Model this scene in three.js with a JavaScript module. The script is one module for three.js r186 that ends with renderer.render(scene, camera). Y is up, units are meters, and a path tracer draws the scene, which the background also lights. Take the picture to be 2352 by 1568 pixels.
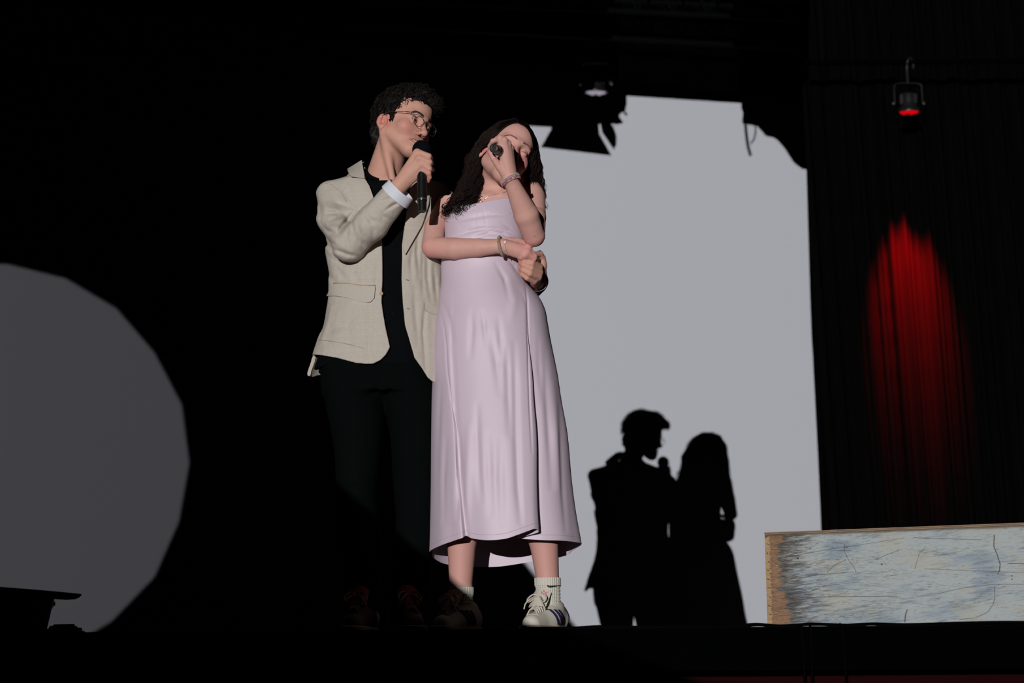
import * as THREE from 'three';
import { mergeGeometries } from 'three/addons/utils/BufferGeometryUtils.js';
import { RoundedBoxGeometry } from 'three/addons/geometries/RoundedBoxGeometry.js';

// ------------------------------------------------------------------ camera, lights, exposure
const scene = new THREE.Scene();
scene.background = new THREE.Color(0x000000);
const F = 4500;                                         // focal length in pixels of a 2352 x 1568 frame
const camera = new THREE.PerspectiveCamera(2 * Math.atan(784 / F) * 180 / Math.PI, 2352 / 1568, 0.1, 100);
camera.position.set(0, -0.2, 6.5);                      // a photographer in the hall, just under the stage floor, looking up
camera.rotation.set(Math.atan(816 / F), 0, -0.008, 'YXZ');
camera.updateMatrixWorld();
camera.focus = 6.6; camera.userData.fStop = 2.8;
const renderer = new THREE.WebGLRenderer({ antialias: true });
renderer.toneMapping = THREE.LinearToneMapping;
renderer.toneMappingExposure = 1.0;
renderer.shadowMap.enabled = true;

const WALL_Z = -6.8;
const SPOT1 = { at: [-5.95, 2.6, 30], aim: [2.965, 2.425, WALL_Z], radius: 3.38, turn: 0.2, power: 2620, color: [1.0, 0.985, 0.995] };
const SPOT2 = { at: [-13.5, 4.2, 26], aim: [-3.69, 1.405, WALL_Z], radius: 1.4, turn: 0.0, power: 312, color: [1.0, 0.955, 0.985] };
const RED_POWER = 420;

// ------------------------------------------------------------------ small maths
const V = (x, y, z) => new THREE.Vector3(x, y, z);
const clamp = (x, a, b) => x < a ? a : x > b ? b : x, lerp = (a, b, t) => a + (b - a) * t;
const smooth = (a, b, x) => { const t = clamp((x - a) / (b - a), 0, 1); return t * t * (3 - 2 * t); };
function rng(seed) { let s = seed >>> 0; return () => { s = (s + 0x6D2B79F5) >>> 0; let t = s; t = Math.imul(t ^ (t >>> 15), t | 1); t ^= t + Math.imul(t ^ (t >>> 7), t | 61); return ((t ^ (t >>> 14)) >>> 0) / 4294967296; }; }
const hash3 = (x, y, z) => { let h = Math.imul(x, 374761393) ^ Math.imul(y, 668265263) ^ Math.imul(z, 2147483647 - 1274126177); h = Math.imul(h ^ (h >>> 13), 1274126177); return ((h ^ (h >>> 16)) >>> 0) / 4294967296; };
function noise(x, y, z = 0) {                            // value noise, -1 .. 1
  const X = Math.floor(x), Y = Math.floor(y), Z = Math.floor(z), f = (t) => t * t * (3 - 2 * t), u = f(x - X), v = f(y - Y), w = f(z - Z);
  const c = (i, j, k) => hash3(X + i, Y + j, Z + k);
  return 2 * lerp(lerp(lerp(c(0, 0, 0), c(1, 0, 0), u), lerp(c(0, 1, 0), c(1, 1, 0), u), v), lerp(lerp(c(0, 0, 1), c(1, 0, 1), u), lerp(c(0, 1, 1), c(1, 1, 1), u), v), w) - 1;
}
// the point of the plane z that the picture point (px, py) of the 2352 x 1568 photograph shows: used to take measurements off the photograph
const camQ = camera.quaternion.clone(), camQi = camQ.clone().invert(), camP = camera.position;
function P(px, py, z) { const d = V((px - 1176) / F, -(py - 784) / F, -1).applyQuaternion(camQ); return d.multiplyScalar((z - camP.z) / d.z).add(camP); }
function toPx(x, y, z) { const q = V(x - camP.x, y - camP.y, z - camP.z).applyQuaternion(camQi); return [1176 - F * q.x / q.z, 784 + F * q.y / q.z]; }
const cm = new THREE.Matrix4().makeRotationFromQuaternion(camQi).elements;
let qx = 0, qy = 0;                                      // the picture point of (x, y, z), without making objects
function seen(x, y, z) { x -= camP.x; y -= camP.y; z -= camP.z; const w = -F / (cm[2] * x + cm[6] * y + cm[10] * z); qx = 1176 + w * (cm[0] * x + cm[4] * y + cm[8] * z); qy = 784 - w * (cm[1] * x + cm[5] * y + cm[9] * z); }
const PX = 1 / 685;                                      // metres per picture pixel at the couple
function table(rows) { return (t) => { let i = 0; while (i < rows.length - 2 && t > rows[i + 1][0]) i++; const a = rows[i], b = rows[i + 1], u = clamp((t - a[0]) / (b[0] - a[0]), 0, 1); return a.map((v, k) => lerp(v, b[k], u)); }; }
function smoothTable(rows) {                             // Catmull-Rom through rows, first column is the parameter
  return (t) => {
    let i = 0; while (i < rows.length - 2 && t > rows[i + 1][0]) i++;
    const a = rows[Math.max(i - 1, 0)], b = rows[i], c = rows[i + 1], d = rows[Math.min(i + 2, rows.length - 1)], u = clamp((t - b[0]) / (c[0] - b[0]), 0, 1);
    return b.map((v, k) => { const m0 = (c[k] - a[k]) / Math.max(c[0] - a[0], 1e-6) * (c[0] - b[0]), m1 = (d[k] - b[k]) / Math.max(d[0] - b[0], 1e-6) * (c[0] - b[0]); const u2 = u * u, u3 = u2 * u; return (2 * u3 - 3 * u2 + 1) * v + (u3 - 2 * u2 + u) * m0 + (-2 * u3 + 3 * u2) * c[k] + (u3 - u2) * m1; });
  };
}

// ------------------------------------------------------------------ signed-distance modelling
const smin = (a, b, k) => { const h = k - Math.abs(a - b); return h > 0 ? Math.min(a, b) - h * h / (4 * k) : Math.min(a, b); };
const smax = (a, b, k) => -smin(-a, -b, k);
function cone(a, b, ra, rb) {
  const ax = a.x, ay = a.y, az = a.z, bx = b.x - ax, by = b.y - ay, bz = b.z - az, L = 1 / Math.max(bx * bx + by * by + bz * bz, 1e-9), dr = rb - ra;
  return (x, y, z) => { const X = x - ax, Y = y - ay, Z = z - az; let h = (X * bx + Y * by + Z * bz) * L; h = h < 0 ? 0 : h > 1 ? 1 : h; const p = X - bx * h, q = Y - by * h, r = Z - bz * h; return Math.sqrt(p * p + q * q + r * r) - ra - dr * h; };
}
const ball = (c, r) => cone(c, V(c.x, c.y + 1e-4, c.z), r, r);
function ellip(c, rx, ry, rz, rot) {
  const m = rot ? new THREE.Matrix3().setFromMatrix4(new THREE.Matrix4().makeRotationFromEuler(rot)).transpose().elements : null;
  return (x, y, z) => {
    let X = x - c.x, Y = y - c.y, Z = z - c.z;
    if (m) { const a = m[0] * X + m[3] * Y + m[6] * Z, b = m[1] * X + m[4] * Y + m[7] * Z, d = m[2] * X + m[5] * Y + m[8] * Z; X = a; Y = b; Z = d; }
    const u = X / rx, v = Y / ry, w = Z / rz, k0 = Math.sqrt(u * u + v * v + w * w), a = u / rx, b = v / ry, d = w / rz, k1 = Math.sqrt(a * a + b * b + d * d);
    return k1 < 1e-6 ? -Math.min(rx, ry, rz) : k0 * (k0 - 1) / k1;
  };
}
function blend(list, k) { return (x, y, z) => { let d = 1e3; for (let i = 0; i < list.length; i++) d = smin(d, list[i](x, y, z), k); return d; }; }
function chain(pts, radii, k = 0.01) { const l = []; for (let i = 0; i + 1 < pts.length; i++) l.push(cone(pts[i], pts[i + 1], radii[i], radii[i + 1])); return blend(l, k); }
// stacked ellipses: rows of [y, left x, right x, centre z, half depth] in metres
function stack(rows, top, bottom) {
  const t = smoothTable(rows.slice().sort((a, b) => a[0] - b[0]));
  return (x, y, z) => {
    const [, l, r, cz, b] = t(y), a = (r - l) / 2, X = x - (l + r) / 2, Z = z - cz, u = X / a, w = Z / b, k0 = Math.sqrt(u * u + w * w), g = Math.sqrt(u * u / (a * a) + w * w / (b * b));
    const d = g < 1e-6 ? -Math.min(a, b) : k0 * (k0 - 1) / g;
    return smax(d, Math.max(y - top, bottom - y), 0.01);
  };
}
const rowsPx = (rows, z0) => rows.map(([py, xl, xr, cz, b]) => { const l = P(xl, py, z0), r = P(xr, py, z0); return [(l.y + r.y) / 2, l.x, r.x, cz, b]; });
// creases traced on the photograph: [depth m, half width px, points...]; positive digs in, negative swells
function creases(list) {
  const segs = [];
  for (const [depth, w, ...pts] of list) for (let i = 0; i + 1 < pts.length; i++) segs.push([depth, w, pts[i][0], pts[i][1], pts[i + 1][0], pts[i + 1][1], i === 0, i + 2 === pts.length, list.indexOf(list.find((l) => l[2] === pts[0]))]);
  const boxes = segs.map((s) => [Math.min(s[2], s[4]) - 3 * s[1], Math.max(s[2], s[4]) + 3 * s[1], Math.min(s[3], s[5]) - 3 * s[1], Math.max(s[3], s[5]) + 3 * s[1]]);
  const best = new Float32Array(list.length), dep = list.map((l) => l[0]);
  return (px, py) => {
    best.fill(0);
    for (let i = 0; i < segs.length; i++) {
      const b = boxes[i]; if (px < b[0] || px > b[1] || py < b[2] || py > b[3]) continue;
      const s = segs[i], dx = s[4] - s[2], dy = s[5] - s[3]; let h = ((px - s[2]) * dx + (py - s[3]) * dy) / (dx * dx + dy * dy); h = clamp(h, 0, 1);
      const ex = px - s[2] - dx * h, ey = py - s[3] - dy * h; let g = Math.exp(-(ex * ex + ey * ey) / (s[1] * s[1]));
      if (s[6]) g *= 0.25 + 0.75 * h; if (s[7]) g *= 1 - 0.75 * h;
      if (g > best[s[8]]) best[s[8]] = g;
    }
    let d = 0; for (let i = 0; i < best.length; i++) d += best[i] * dep[i];
    return d;
  };
}
// naive surface nets over a box, coarse blocks far from the surface skipped
function nets(f, lo, hi, h, { color, uv, eps } = {}) {
  const B = 4, nx = Math.ceil((hi.x - lo.x) / h / B) * B + 1, ny = Math.ceil((hi.y - lo.y) / h / B) * B + 1, nz = Math.ceil((hi.z - lo.z) / h / B) * B + 1, val = new Float32Array(nx * ny * nz).fill(NaN);
  const at = (i, j, k) => (k * ny + j) * nx + i, reach = h * B * 0.87 * 1.9;
  for (let bk = 0; bk < nz - 1; bk += B) for (let bj = 0; bj < ny - 1; bj += B) for (let bi = 0; bi < nx - 1; bi += B) {
    const c = f(lo.x + (bi + B / 2) * h, lo.y + (bj + B / 2) * h, lo.z + (bk + B / 2) * h), far = Math.abs(c) > reach;
    for (let k = bk; k <= bk + B; k++) for (let j = bj; j <= bj + B; j++) for (let i = bi; i <= bi + B; i++) {
      const n = at(i, j, k);
      if (far) { if (val[n] !== val[n]) val[n] = c; } else if (val[n] !== val[n] || Math.abs(val[n]) > reach * 0.5) val[n] = f(lo.x + i * h, lo.y + j * h, lo.z + k * h);
    }
  }
  const id = new Int32Array(nx * ny * nz).fill(-1), pos = [], idx = [];
  const off = [0, 1, nx, nx + 1, nx * ny, nx * ny + 1, nx * ny + nx, nx * ny + nx + 1], E = [[0, 1], [2, 3], [4, 5], [6, 7], [0, 2], [1, 3], [4, 6], [5, 7], [0, 4], [1, 5], [2, 6], [3, 7]];
  for (let k = 0; k < nz - 1; k++) for (let j = 0; j < ny - 1; j++) for (let i = 0; i < nx - 1; i++) {
    const n = at(i, j, k); let m = 0; for (let c = 0; c < 8; c++) if (val[n + off[c]] < 0) m |= 1 << c;
    if (m === 0 || m === 255) continue;
    let x = 0, y = 0, z = 0, q = 0;
    for (const [a, b] of E) { const va = val[n + off[a]], vb = val[n + off[b]]; if ((va < 0) === (vb < 0)) continue; const t = va / (va - vb); x += lerp(a & 1, b & 1, t); y += lerp(a >> 1 & 1, b >> 1 & 1, t); z += lerp(a >> 2, b >> 2, t); q++; }
    id[n] = pos.length / 3; pos.push(lo.x + (i + x / q) * h, lo.y + (j + y / q) * h, lo.z + (k + z / q) * h);
  }
  for (let k = 1; k < nz - 1; k++) for (let j = 1; j < ny - 1; j++) for (let i = 1; i < nx - 1; i++) {
    const n = at(i, j, k), s = val[n] < 0;
    const quad = (m, u, v) => { if (s === (val[n + m] < 0)) return; const a = id[n - u - v], b = id[n - u], c = id[n], d = id[n - v]; if (a < 0 || b < 0 || c < 0 || d < 0) return; if (s) idx.push(a, b, c, a, c, d); else idx.push(a, c, b, a, d, c); };
    quad(1, nx * ny, nx); quad(nx, 1, nx * ny); quad(nx * ny, nx, 1);
  }
  const N = pos.length / 3, nor = new Float32Array(N * 3), e = eps ?? h * 0.6, cols = color ? new Float32Array(N * 3) : null, uvs = new Float32Array(N * 2);
  for (let i = 0; i < N; i++) {
    const x = pos[i * 3], y = pos[i * 3 + 1], z = pos[i * 3 + 2]; let a = f(x + e, y, z) - f(x - e, y, z), b = f(x, y + e, z) - f(x, y - e, z), c = f(x, y, z + e) - f(x, y, z - e); const l = Math.hypot(a, b, c) || 1; a /= l; b /= l; c /= l;
    nor[i * 3] = a; nor[i * 3 + 1] = b; nor[i * 3 + 2] = c;
    if (cols) { const q = color(x, y, z); cols[i * 3] = q[0]; cols[i * 3 + 1] = q[1]; cols[i * 3 + 2] = q[2]; }
    const w = uv ? uv(x, y, z) : [x * 0.9 - z * 0.75, y]; uvs[i * 2] = w[0]; uvs[i * 2 + 1] = w[1];
  }
  const g = new THREE.BufferGeometry();
  g.setAttribute('position', new THREE.Float32BufferAttribute(pos, 3)); g.setAttribute('normal', new THREE.BufferAttribute(nor, 3)); g.setAttribute('uv', new THREE.BufferAttribute(uvs, 2));
  if (cols) g.setAttribute('color', new THREE.BufferAttribute(cols, 3));
  g.setIndex(idx);
  return g;
}
// a sheet of cloth: fn(u, v) -> point; with a thickness it gets an inner face and rims
function sheet(nu, nv, fn, { closed = false, thick = 0, uvScale = [1, 1] } = {}) {
  const cu = closed ? nu : nu + 1, pts = []; for (let j = 0; j <= nv; j++) for (let i = 0; i < cu; i++) pts.push(fn(i / nu, j / nv));
  const at = (i, j) => pts[clamp(j, 0, nv) * cu + (closed ? (i + nu) % nu : clamp(i, 0, nu))], pos = [], nor = [], uv = [], idx = [];
  const W = closed ? nu + 1 : cu;
  for (const side of thick ? [0, 1] : [0]) for (let j = 0; j <= nv; j++) for (let i = 0; i < W; i++) {
    const n = at(i + 1, j).clone().sub(at(i - 1, j)).cross(at(i, j + 1).clone().sub(at(i, j - 1))).normalize(), p = at(i, j).clone();
    if (side) { p.addScaledVector(n, -thick); n.negate(); }
    pos.push(p.x, p.y, p.z); nor.push(n.x, n.y, n.z); uv.push(i / nu * uvScale[0], (1 - j / nv) * uvScale[1]);
  }
  const M = W * (nv + 1);
  for (let j = 0; j < nv; j++) for (let i = 0; i < W - 1; i++) { const a = j * W + i, b = a + 1, c = a + W, d = c + 1; idx.push(a, b, c, b, d, c); if (thick) idx.push(M + a, M + c, M + b, M + b, M + c, M + d); }
  if (thick) {
    const rim = (a, b) => idx.push(a, M + a, b, b, M + a, M + b);
    for (let i = 0; i < W - 1; i++) { rim(i, i + 1); rim(nv * W + i + 1, nv * W + i); }
    if (!closed) for (let j = 0; j < nv; j++) { rim((j + 1) * W, j * W); rim(j * W + W - 1, (j + 1) * W + W - 1); }
  }
  const g = new THREE.BufferGeometry(); g.setAttribute('position', new THREE.Float32BufferAttribute(pos, 3)); g.setAttribute('normal', new THREE.Float32BufferAttribute(nor, 3)); g.setAttribute('uv', new THREE.Float32BufferAttribute(uv, 2)); g.setIndex(idx);
  return g;
}
// round tube through points (Catmull-Rom), radius a number or a function of 0..1
function tube(points, radius, n = 24, sides = 8, closed = false) {
  const curve = new THREE.CatmullRomCurve3(points, closed, 'centripetal'), pts = []; for (let i = 0; i <= n; i++) pts.push(curve.getPoint(i / n));
  const pos = [], nor = [], uv = [], idx = []; let up = null, len = 0;
  for (let i = 0; i <= n; i++) {
    const t = (closed ? pts[(i + 1) % n].clone().sub(pts[(i - 1 + n) % n]) : pts[Math.min(i + 1, n)].clone().sub(pts[Math.max(i - 1, 0)])).normalize();
    if (!up) up = Math.abs(t.y) < 0.9 ? V(0, 1, 0) : V(1, 0, 0);
    up.addScaledVector(t, -up.dot(t)).normalize(); const s = t.clone().cross(up), r = typeof radius === 'function' ? radius(i / n) : radius;
    if (i) len += pts[i].distanceTo(pts[i - 1]);
    for (let k = 0; k <= sides; k++) { const a = k / sides * 2 * Math.PI, c = Math.cos(a), e = Math.sin(a), x = up.x * c + s.x * e, y = up.y * c + s.y * e, z = up.z * c + s.z * e; pos.push(pts[i].x + x * r, pts[i].y + y * r, pts[i].z + z * r); nor.push(x, y, z); uv.push(k / sides, len); }
  }
  const W = sides + 1; for (let i = 0; i < n; i++) for (let k = 0; k < sides; k++) { const a = i * W + k; idx.push(a, a + 1, a + W, a + 1, a + W + 1, a + W); }
  if (!closed) for (const [i, e] of [[0, 0], [n, 1]]) { const c = pos.length / 3; pos.push(pts[i].x, pts[i].y, pts[i].z); nor.push(...(i ? pts[n].clone().sub(pts[n - 1]) : pts[0].clone().sub(pts[1])).normalize().toArray()); uv.push(0, 0); for (let k = 0; k < sides; k++) e ? idx.push(c, i * W + k, i * W + k + 1) : idx.push(c, i * W + k + 1, i * W + k); }
  const g = new THREE.BufferGeometry(); g.setAttribute('position', new THREE.Float32BufferAttribute(pos, 3)); g.setAttribute('normal', new THREE.Float32BufferAttribute(nor, 3)); g.setAttribute('uv', new THREE.Float32BufferAttribute(uv, 2)); g.setIndex(idx);
  return g;
}
const merge = (list) => mergeGeometries(list.map((g) => { let q = g; if (!q.index) { q = q.clone(); q.setIndex([...Array(q.attributes.position.count).keys()]); } return q; }));
function box(w, h, d, x, y, z, r = 0.004) { return new RoundedBoxGeometry(w, h, d, 2, Math.min(r, w / 2.1, h / 2.1, d / 2.1)).translate(x, y, z); }
const lathe = (pts, n = 40) => new THREE.LatheGeometry(pts.map(([r, y]) => new THREE.Vector2(r, y)), n);
// the point of a modelled surface that lies on the line of sight through a picture point
function cast(f, px, py, z0 = 0.6) {
  const a = P(px, py, z0), d = a.clone().sub(camP).normalize(); let t = 0, best = 1e9, bt = 0;
  for (let i = 0; i < 260 && t < 1.6; i++) { const q = f(a.x + d.x * t, a.y + d.y * t, a.z + d.z * t); if (q < best) { best = q; bt = t; } if (q < 0.0006) break; t += Math.max(q * 0.6, 0.0008); }
  for (let i = 0; i < 6; i++) bt += 0.8 * f(a.x + d.x * bt, a.y + d.y * bt, a.z + d.z * bt);
  return a.addScaledVector(d, bt);
}
function grad(f, p, e = 0.004) { return V(f(p.x + e, p.y, p.z) - f(p.x - e, p.y, p.z), f(p.x, p.y + e, p.z) - f(p.x, p.y - e, p.z), f(p.x, p.y, p.z + e) - f(p.x, p.y, p.z - e)).normalize(); }
const along = (line, t) => { const n = line.length - 1, s = clamp(t, 0, 1) * n, i = Math.min(Math.floor(s), n - 1), u = s - i; return line[i].map((v, k) => lerp(v, line[i + 1][k], u)); };
// a piece of cloth lying on a modelled surface between two traced edges
function patch(f, left, right, { nu = 14, nv = 20, lift = 0.004, thick = 0.003, bulge = 0, uvScale = [0.1, 0.1] } = {}) {
  return sheet(nu, nv, (u, v) => { const a = along(left, v), b = along(right, v), p = cast(f, lerp(a[0], b[0], u), lerp(a[1], b[1], u)); return p.addScaledVector(grad(f, p), lift + bulge * Math.sin(Math.PI * u) * Math.sin(Math.PI * Math.min(1, v * 1.2 + 0.1))); }, { thick, uvScale });
}
function seam(f, line, r = 0.001, lift = 0.0005, n = 40) { const pts = []; for (let i = 0; i <= 24; i++) { const [x, y] = along(line, i / 24), p = cast(f, x, y); pts.push(p.addScaledVector(grad(f, p), lift)); } return tube(pts, r, n, 5); }

// ------------------------------------------------------------------ naming
const used = new Map();
function numbered(name) { const n = used.get(name) ?? 0; used.set(name, n + 1); return n ? `${name}_${String(n).padStart(3, '0')}` : name; }
function shade(o) { o.castShadow = o.receiveShadow = true; return o; }
function thing(name, label, category, base = V(0, 0, 0), group) { const o = new THREE.Group(); o.name = numbered(name); o.position.copy(base); scene.add(o); o.userData = { label, category }; if (group) o.userData.group = group; return o; }
// a part: geometry given in world measures, stored relative to the thing (or part) it belongs to
function part(name, geometry, material, parent, label) {
  const g = geometry, root = parent.isGroup ? parent : parent.userData_root; g.translate(-root.position.x, -root.position.y, -root.position.z);
  const m = shade(new THREE.Mesh(g, material)); m.name = name; m.userData_root = root; if (label) m.userData.label = label; parent.add(m); return m;
}
function structure(name, geometry, material) { const m = shade(new THREE.Mesh(geometry, material)); m.name = name; m.userData.kind = 'structure'; scene.add(m); return m; }

// ------------------------------------------------------------------ materials
const RGB = (r, g, b) => new THREE.Color().setRGB(r, g, b);
const mat = (c, roughness = 0.8, more = {}) => new THREE.MeshPhysicalMaterial({ color: Array.isArray(c) ? RGB(...c) : c, roughness, side: THREE.DoubleSide, ...more });
function dataTexture(w, h, fn, { srgb = false, repeat } = {}) {
  const d = new Uint8Array(w * h * 4); for (let y = 0; y < h; y++) for (let x = 0; x < w; x++) { const c = fn(x, y), o = (y * w + x) * 4; d[o] = c[0]; d[o + 1] = c[1]; d[o + 2] = c[2]; d[o + 3] = 255; }
  const t = new THREE.DataTexture(d, w, h); t.wrapS = t.wrapT = THREE.RepeatWrapping; t.magFilter = THREE.LinearFilter; t.minFilter = THREE.LinearMipmapLinearFilter; if (srgb) t.colorSpace = THREE.SRGBColorSpace; if (repeat) t.repeat.set(...repeat); t.needsUpdate = true; return t;
}
const wrapNoise = (x, y, p, s) => { const f = (a, b) => noise(a, b, s); const u = x / p, v = y / p; return lerp(lerp(f(x, y), f(x - p, y), u), lerp(f(x, y - p), f(x - p, y - p), u), v); };
// linen: slubby horizontal and vertical threads, 0.2 m a tile
const linenMap = (() => {
  const r = rng(5), row = [], col = []; for (let i = 0; i < 512; i++) { row.push(r()); col.push(r()); }
  const g = (x, y) => { const th = row[y >> 1] * 0.35 + 0.3 * wrapNoise(x / 12 % 42.6, (y >> 1) * 1.7 % 19.69, 19.69, row[y >> 1] * 9); const tv = col[x >> 1] * 0.4 + 0.3 * wrapNoise(x / 3 % 19, y / 30, 19.69, 3); return th * 0.65 + tv * 0.35; };
  const c = dataTexture(512, 512, (x, y) => { const k = g(x, y), b = 0.9 + 0.14 * k; return [clamp(235 * b, 0, 255), clamp(233 * b, 0, 255), clamp(229 * b, 0, 255)]; }, { srgb: true, repeat: [5, 5] });
  return c;
})();
const M = {
  wall: mat([0.622, 0.638, 0.687], 0.95, { specularIntensity: 0.15 }),
  stageBlack: mat([0.005, 0.004, 0.004], 0.9, { specularIntensity: 0.1 }),
  trimBlack: mat([0.0007, 0.0008, 0.0009], 1, { specularIntensity: 0 }),
  drapeBlack: mat([0.0010, 0.0010, 0.0010], 1, { specularIntensity: 0 }),
  hallDark: mat([0.02, 0.018, 0.018], 0.95, { specularIntensity: 0.1 }),
  velvet: mat([0.0026, 0.0024, 0.0023], 1, { specularIntensity: 0 }),
  fasciaRed: mat([0.011, 0.0005, 0.0008], 0.8, { specularIntensity: 0.1 }),
  blackMetal: mat([0.012, 0.013, 0.013], 0.35, { specularIntensity: 0.7 }),
  pipe: mat([0.002, 0.0024, 0.0024], 0.6, { specularIntensity: 0.1 }),
  steel: mat([0.3, 0.3, 0.3], 0.35, { metalness: 0.9 }),
  linen: mat([0.66, 0.605, 0.535], 0.9, { map: linenMap, sheen: 0.2, sheenColor: RGB(0.6, 0.55, 0.5), sheenRoughness: 0.6, specularIntensity: 0.3 }),
  lining: mat([0.62, 0.63, 0.68], 0.8),
  shirt: mat([0.0022, 0.0028, 0.0034], 0.9, { specularIntensity: 0.1 }),
  trousers: mat([0.0022, 0.0032, 0.0031], 0.95, { specularIntensity: 0.06 }),
  satin: mat([0.56, 0.455, 0.53], 0.6, { specularIntensity: 1, ior: 1.75 }),
  skinA: mat([1, 1, 1], 0.58, { vertexColors: true, specularIntensity: 0.45, sheen: 0.1, sheenColor: RGB(0.6, 0.3, 0.25), sheenRoughness: 0.5 }),
  hairDark: mat([0.008, 0.006, 0.005], 0.6, { specularIntensity: 0.3 }),
  hairBrown: mat([0.0125, 0.0062, 0.0047], 0.6, { specularIntensity: 0.28 }),
  brow: mat([0.03, 0.018, 0.014], 0.7),
  browLight: mat([0.17, 0.075, 0.06], 0.8),
  sclera: mat([0.36, 0.31, 0.29], 0.3), iris: mat([0.03, 0.02, 0.014], 0.2), teeth: mat([0.55, 0.5, 0.42], 0.35),
  micBody: mat([0.006, 0.006, 0.0065], 0.32, { specularIntensity: 0.8 }), micFoam: mat([0.0035, 0.004, 0.0055], 1, { specularIntensity: 0.1 }),
  wire: mat([0.10, 0.085, 0.07], 0.35, { metalness: 0.6 }), lens: new THREE.MeshPhysicalMaterial({ color: 0xffffff, transmission: 1, thickness: 0, roughness: 0.02, ior: 1.5, side: THREE.DoubleSide, specularIntensity: 0.6 }),
  sock: mat([0.56, 0.53, 0.45], 0.95), shoeWhite: mat([0.58, 0.54, 0.46], 0.6), lace: mat([0.52, 0.48, 0.40], 0.85), navy: mat([0.02, 0.016, 0.07], 0.6), pink: mat([0.75, 0.16, 0.22], 0.7), ink: mat([0.004, 0.007, 0.012], 0.8),
  gum: mat([0.35, 0.27, 0.2], 0.8), shoeBrown: mat([0.10, 0.045, 0.025], 0.7), shoeRed: mat([0.22, 0.02, 0.02], 0.7),
  silver: mat([0.75, 0.75, 0.75], 0.22, { metalness: 1 }), crystal: mat([1, 1, 1], 0.12, { specularIntensity: 1, vertexColors: true, metalness: 0.35 }), rope: mat([0.33, 0.25, 0.2], 0.6), gold: mat([0.7, 0.45, 0.15], 0.3, { metalness: 1 }),
  mole: mat([0.12, 0.05, 0.035], 0.7), stitch: mat([0.32, 0.28, 0.22], 0.9), buttonTan: mat([0.3, 0.2, 0.1], 0.5), cable: mat([0.0012, 0.0012, 0.0012], 0.9, { specularIntensity: 0.04 }), hat: mat([0.004, 0.0045, 0.0045], 0.95, { specularIntensity: 0.15 }), band: mat([0.003, 0.003, 0.006], 0.5),
};

// ------------------------------------------------------------------ the setting
structure('floor', box(15, 0.12, 7.62, 0, -0.06, -3.2, 0.006), M.stageBlack);                      // the stage, its front edge at z = 0.61
structure('floor_hall', box(34, 0.2, 34.6, 0, -1.25, 17.2), M.hallDark);
structure('wall_stage_front', box(15, 0.99, 0.06, 0, -0.64, 0.56, 0.004), M.fasciaRed);
structure('trim_1', merge([box(9, 0.128, 0.02, 2.98, -0.066, 0.615, 0.004)]), M.trimBlack);     // black strip along the stage edge
structure('wall_back', box(15, 7.2, 0.2, 0, 3.5, WALL_Z - 0.1), M.wall);
structure('wall_left', box(0.3, 8.6, 8.2, -7.6, 3.1, -3.1), M.hallDark);
structure('wall_right', box(0.3, 8.6, 8.2, 7.6, 3.1, -3.1), M.hallDark);
structure('wall_hall_left', box(0.3, 8.6, 34, -16.6, 3.1, 17.4), M.hallDark);
structure('wall_hall_right', box(0.3, 8.6, 34, 16.6, 3.1, 17.4), M.hallDark);
structure('wall_hall_rear', box(34, 8.6, 0.3, 0, 3.1, 34.3), M.hallDark);
structure('wall_proscenium_left', box(9.2, 8.6, 0.3, -12, 3.1, 0.8), M.hallDark);
structure('wall_proscenium_right', box(9.2, 8.6, 0.3, 12, 3.1, 0.8), M.hallDark);
structure('ceiling', box(34, 0.3, 42.5, 0, 7.3, 13.4), M.hallDark);

// black border drape across the top of the wall
{
  const L = V(...SPOT1.at), under = (px, py, z) => { const w = P(px, py, WALL_Z); return w.lerp(L, (z - WALL_Z) / (L.z - WALL_Z)); };   // its shadow, not its hem, ends the bright panel
  const a = under(1435, 220, -6.36), b = under(1700, 237, -6.6), d = b.clone().sub(a), s = thing('border_drape', 'black border drape hanging above the bright wall panel', 'drape', a.clone());
  part('drape', sheet(240, 2, (u, v) => { const t = lerp(-8, 1.62, u), q = a.clone().addScaledVector(d, t); q.y += (1 - v) * 3.1; q.z += 0.016 * Math.sin(t * 23 + 2 * noise(t * 3, 1)) * (0.3 + 0.7 * (1 - v)); return q; }, { thick: 0.004, uvScale: [10, 3] }), M.drapeBlack, s);
  part('hem_bar', tube([-8, -4, 0, 1.58].map((t) => { const q = a.clone().addScaledVector(d, t); q.y += 0.014; return q; }), 0.014, 40, 8), M.drapeBlack, s);
}
// pipes under the stage roof
for (const l of [[1400, 87, 1800, 109, -6.03, -6.3]]) {
  const a = P(l[0], l[1], l[4]), b = P(l[2], l[3], l[5]), d = b.clone().sub(a), e = (t) => a.clone().addScaledVector(d, t);
  const s = thing('lighting_pipe', 'long thin black pipe slanting across the dark above the bright wall panel', 'pipe', e(0));
  part('pipe', tube([e(-8), e(-4), e(0), e(1.6)], 0.02, 40, 12), M.pipe, s);
  for (const t of [-6, -3.4, 1.45]) { const q = e(t); part('clamp', box(0.05, 0.075, 0.065, q.x, q.y, q.z, 0.008), M.blackMetal, s); part('hanger', tube([V(q.x, q.y + 0.03, q.z), V(q.x, 7.16, q.z)], 0.004, 2, 6), M.blackMetal, s); }
}
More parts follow.
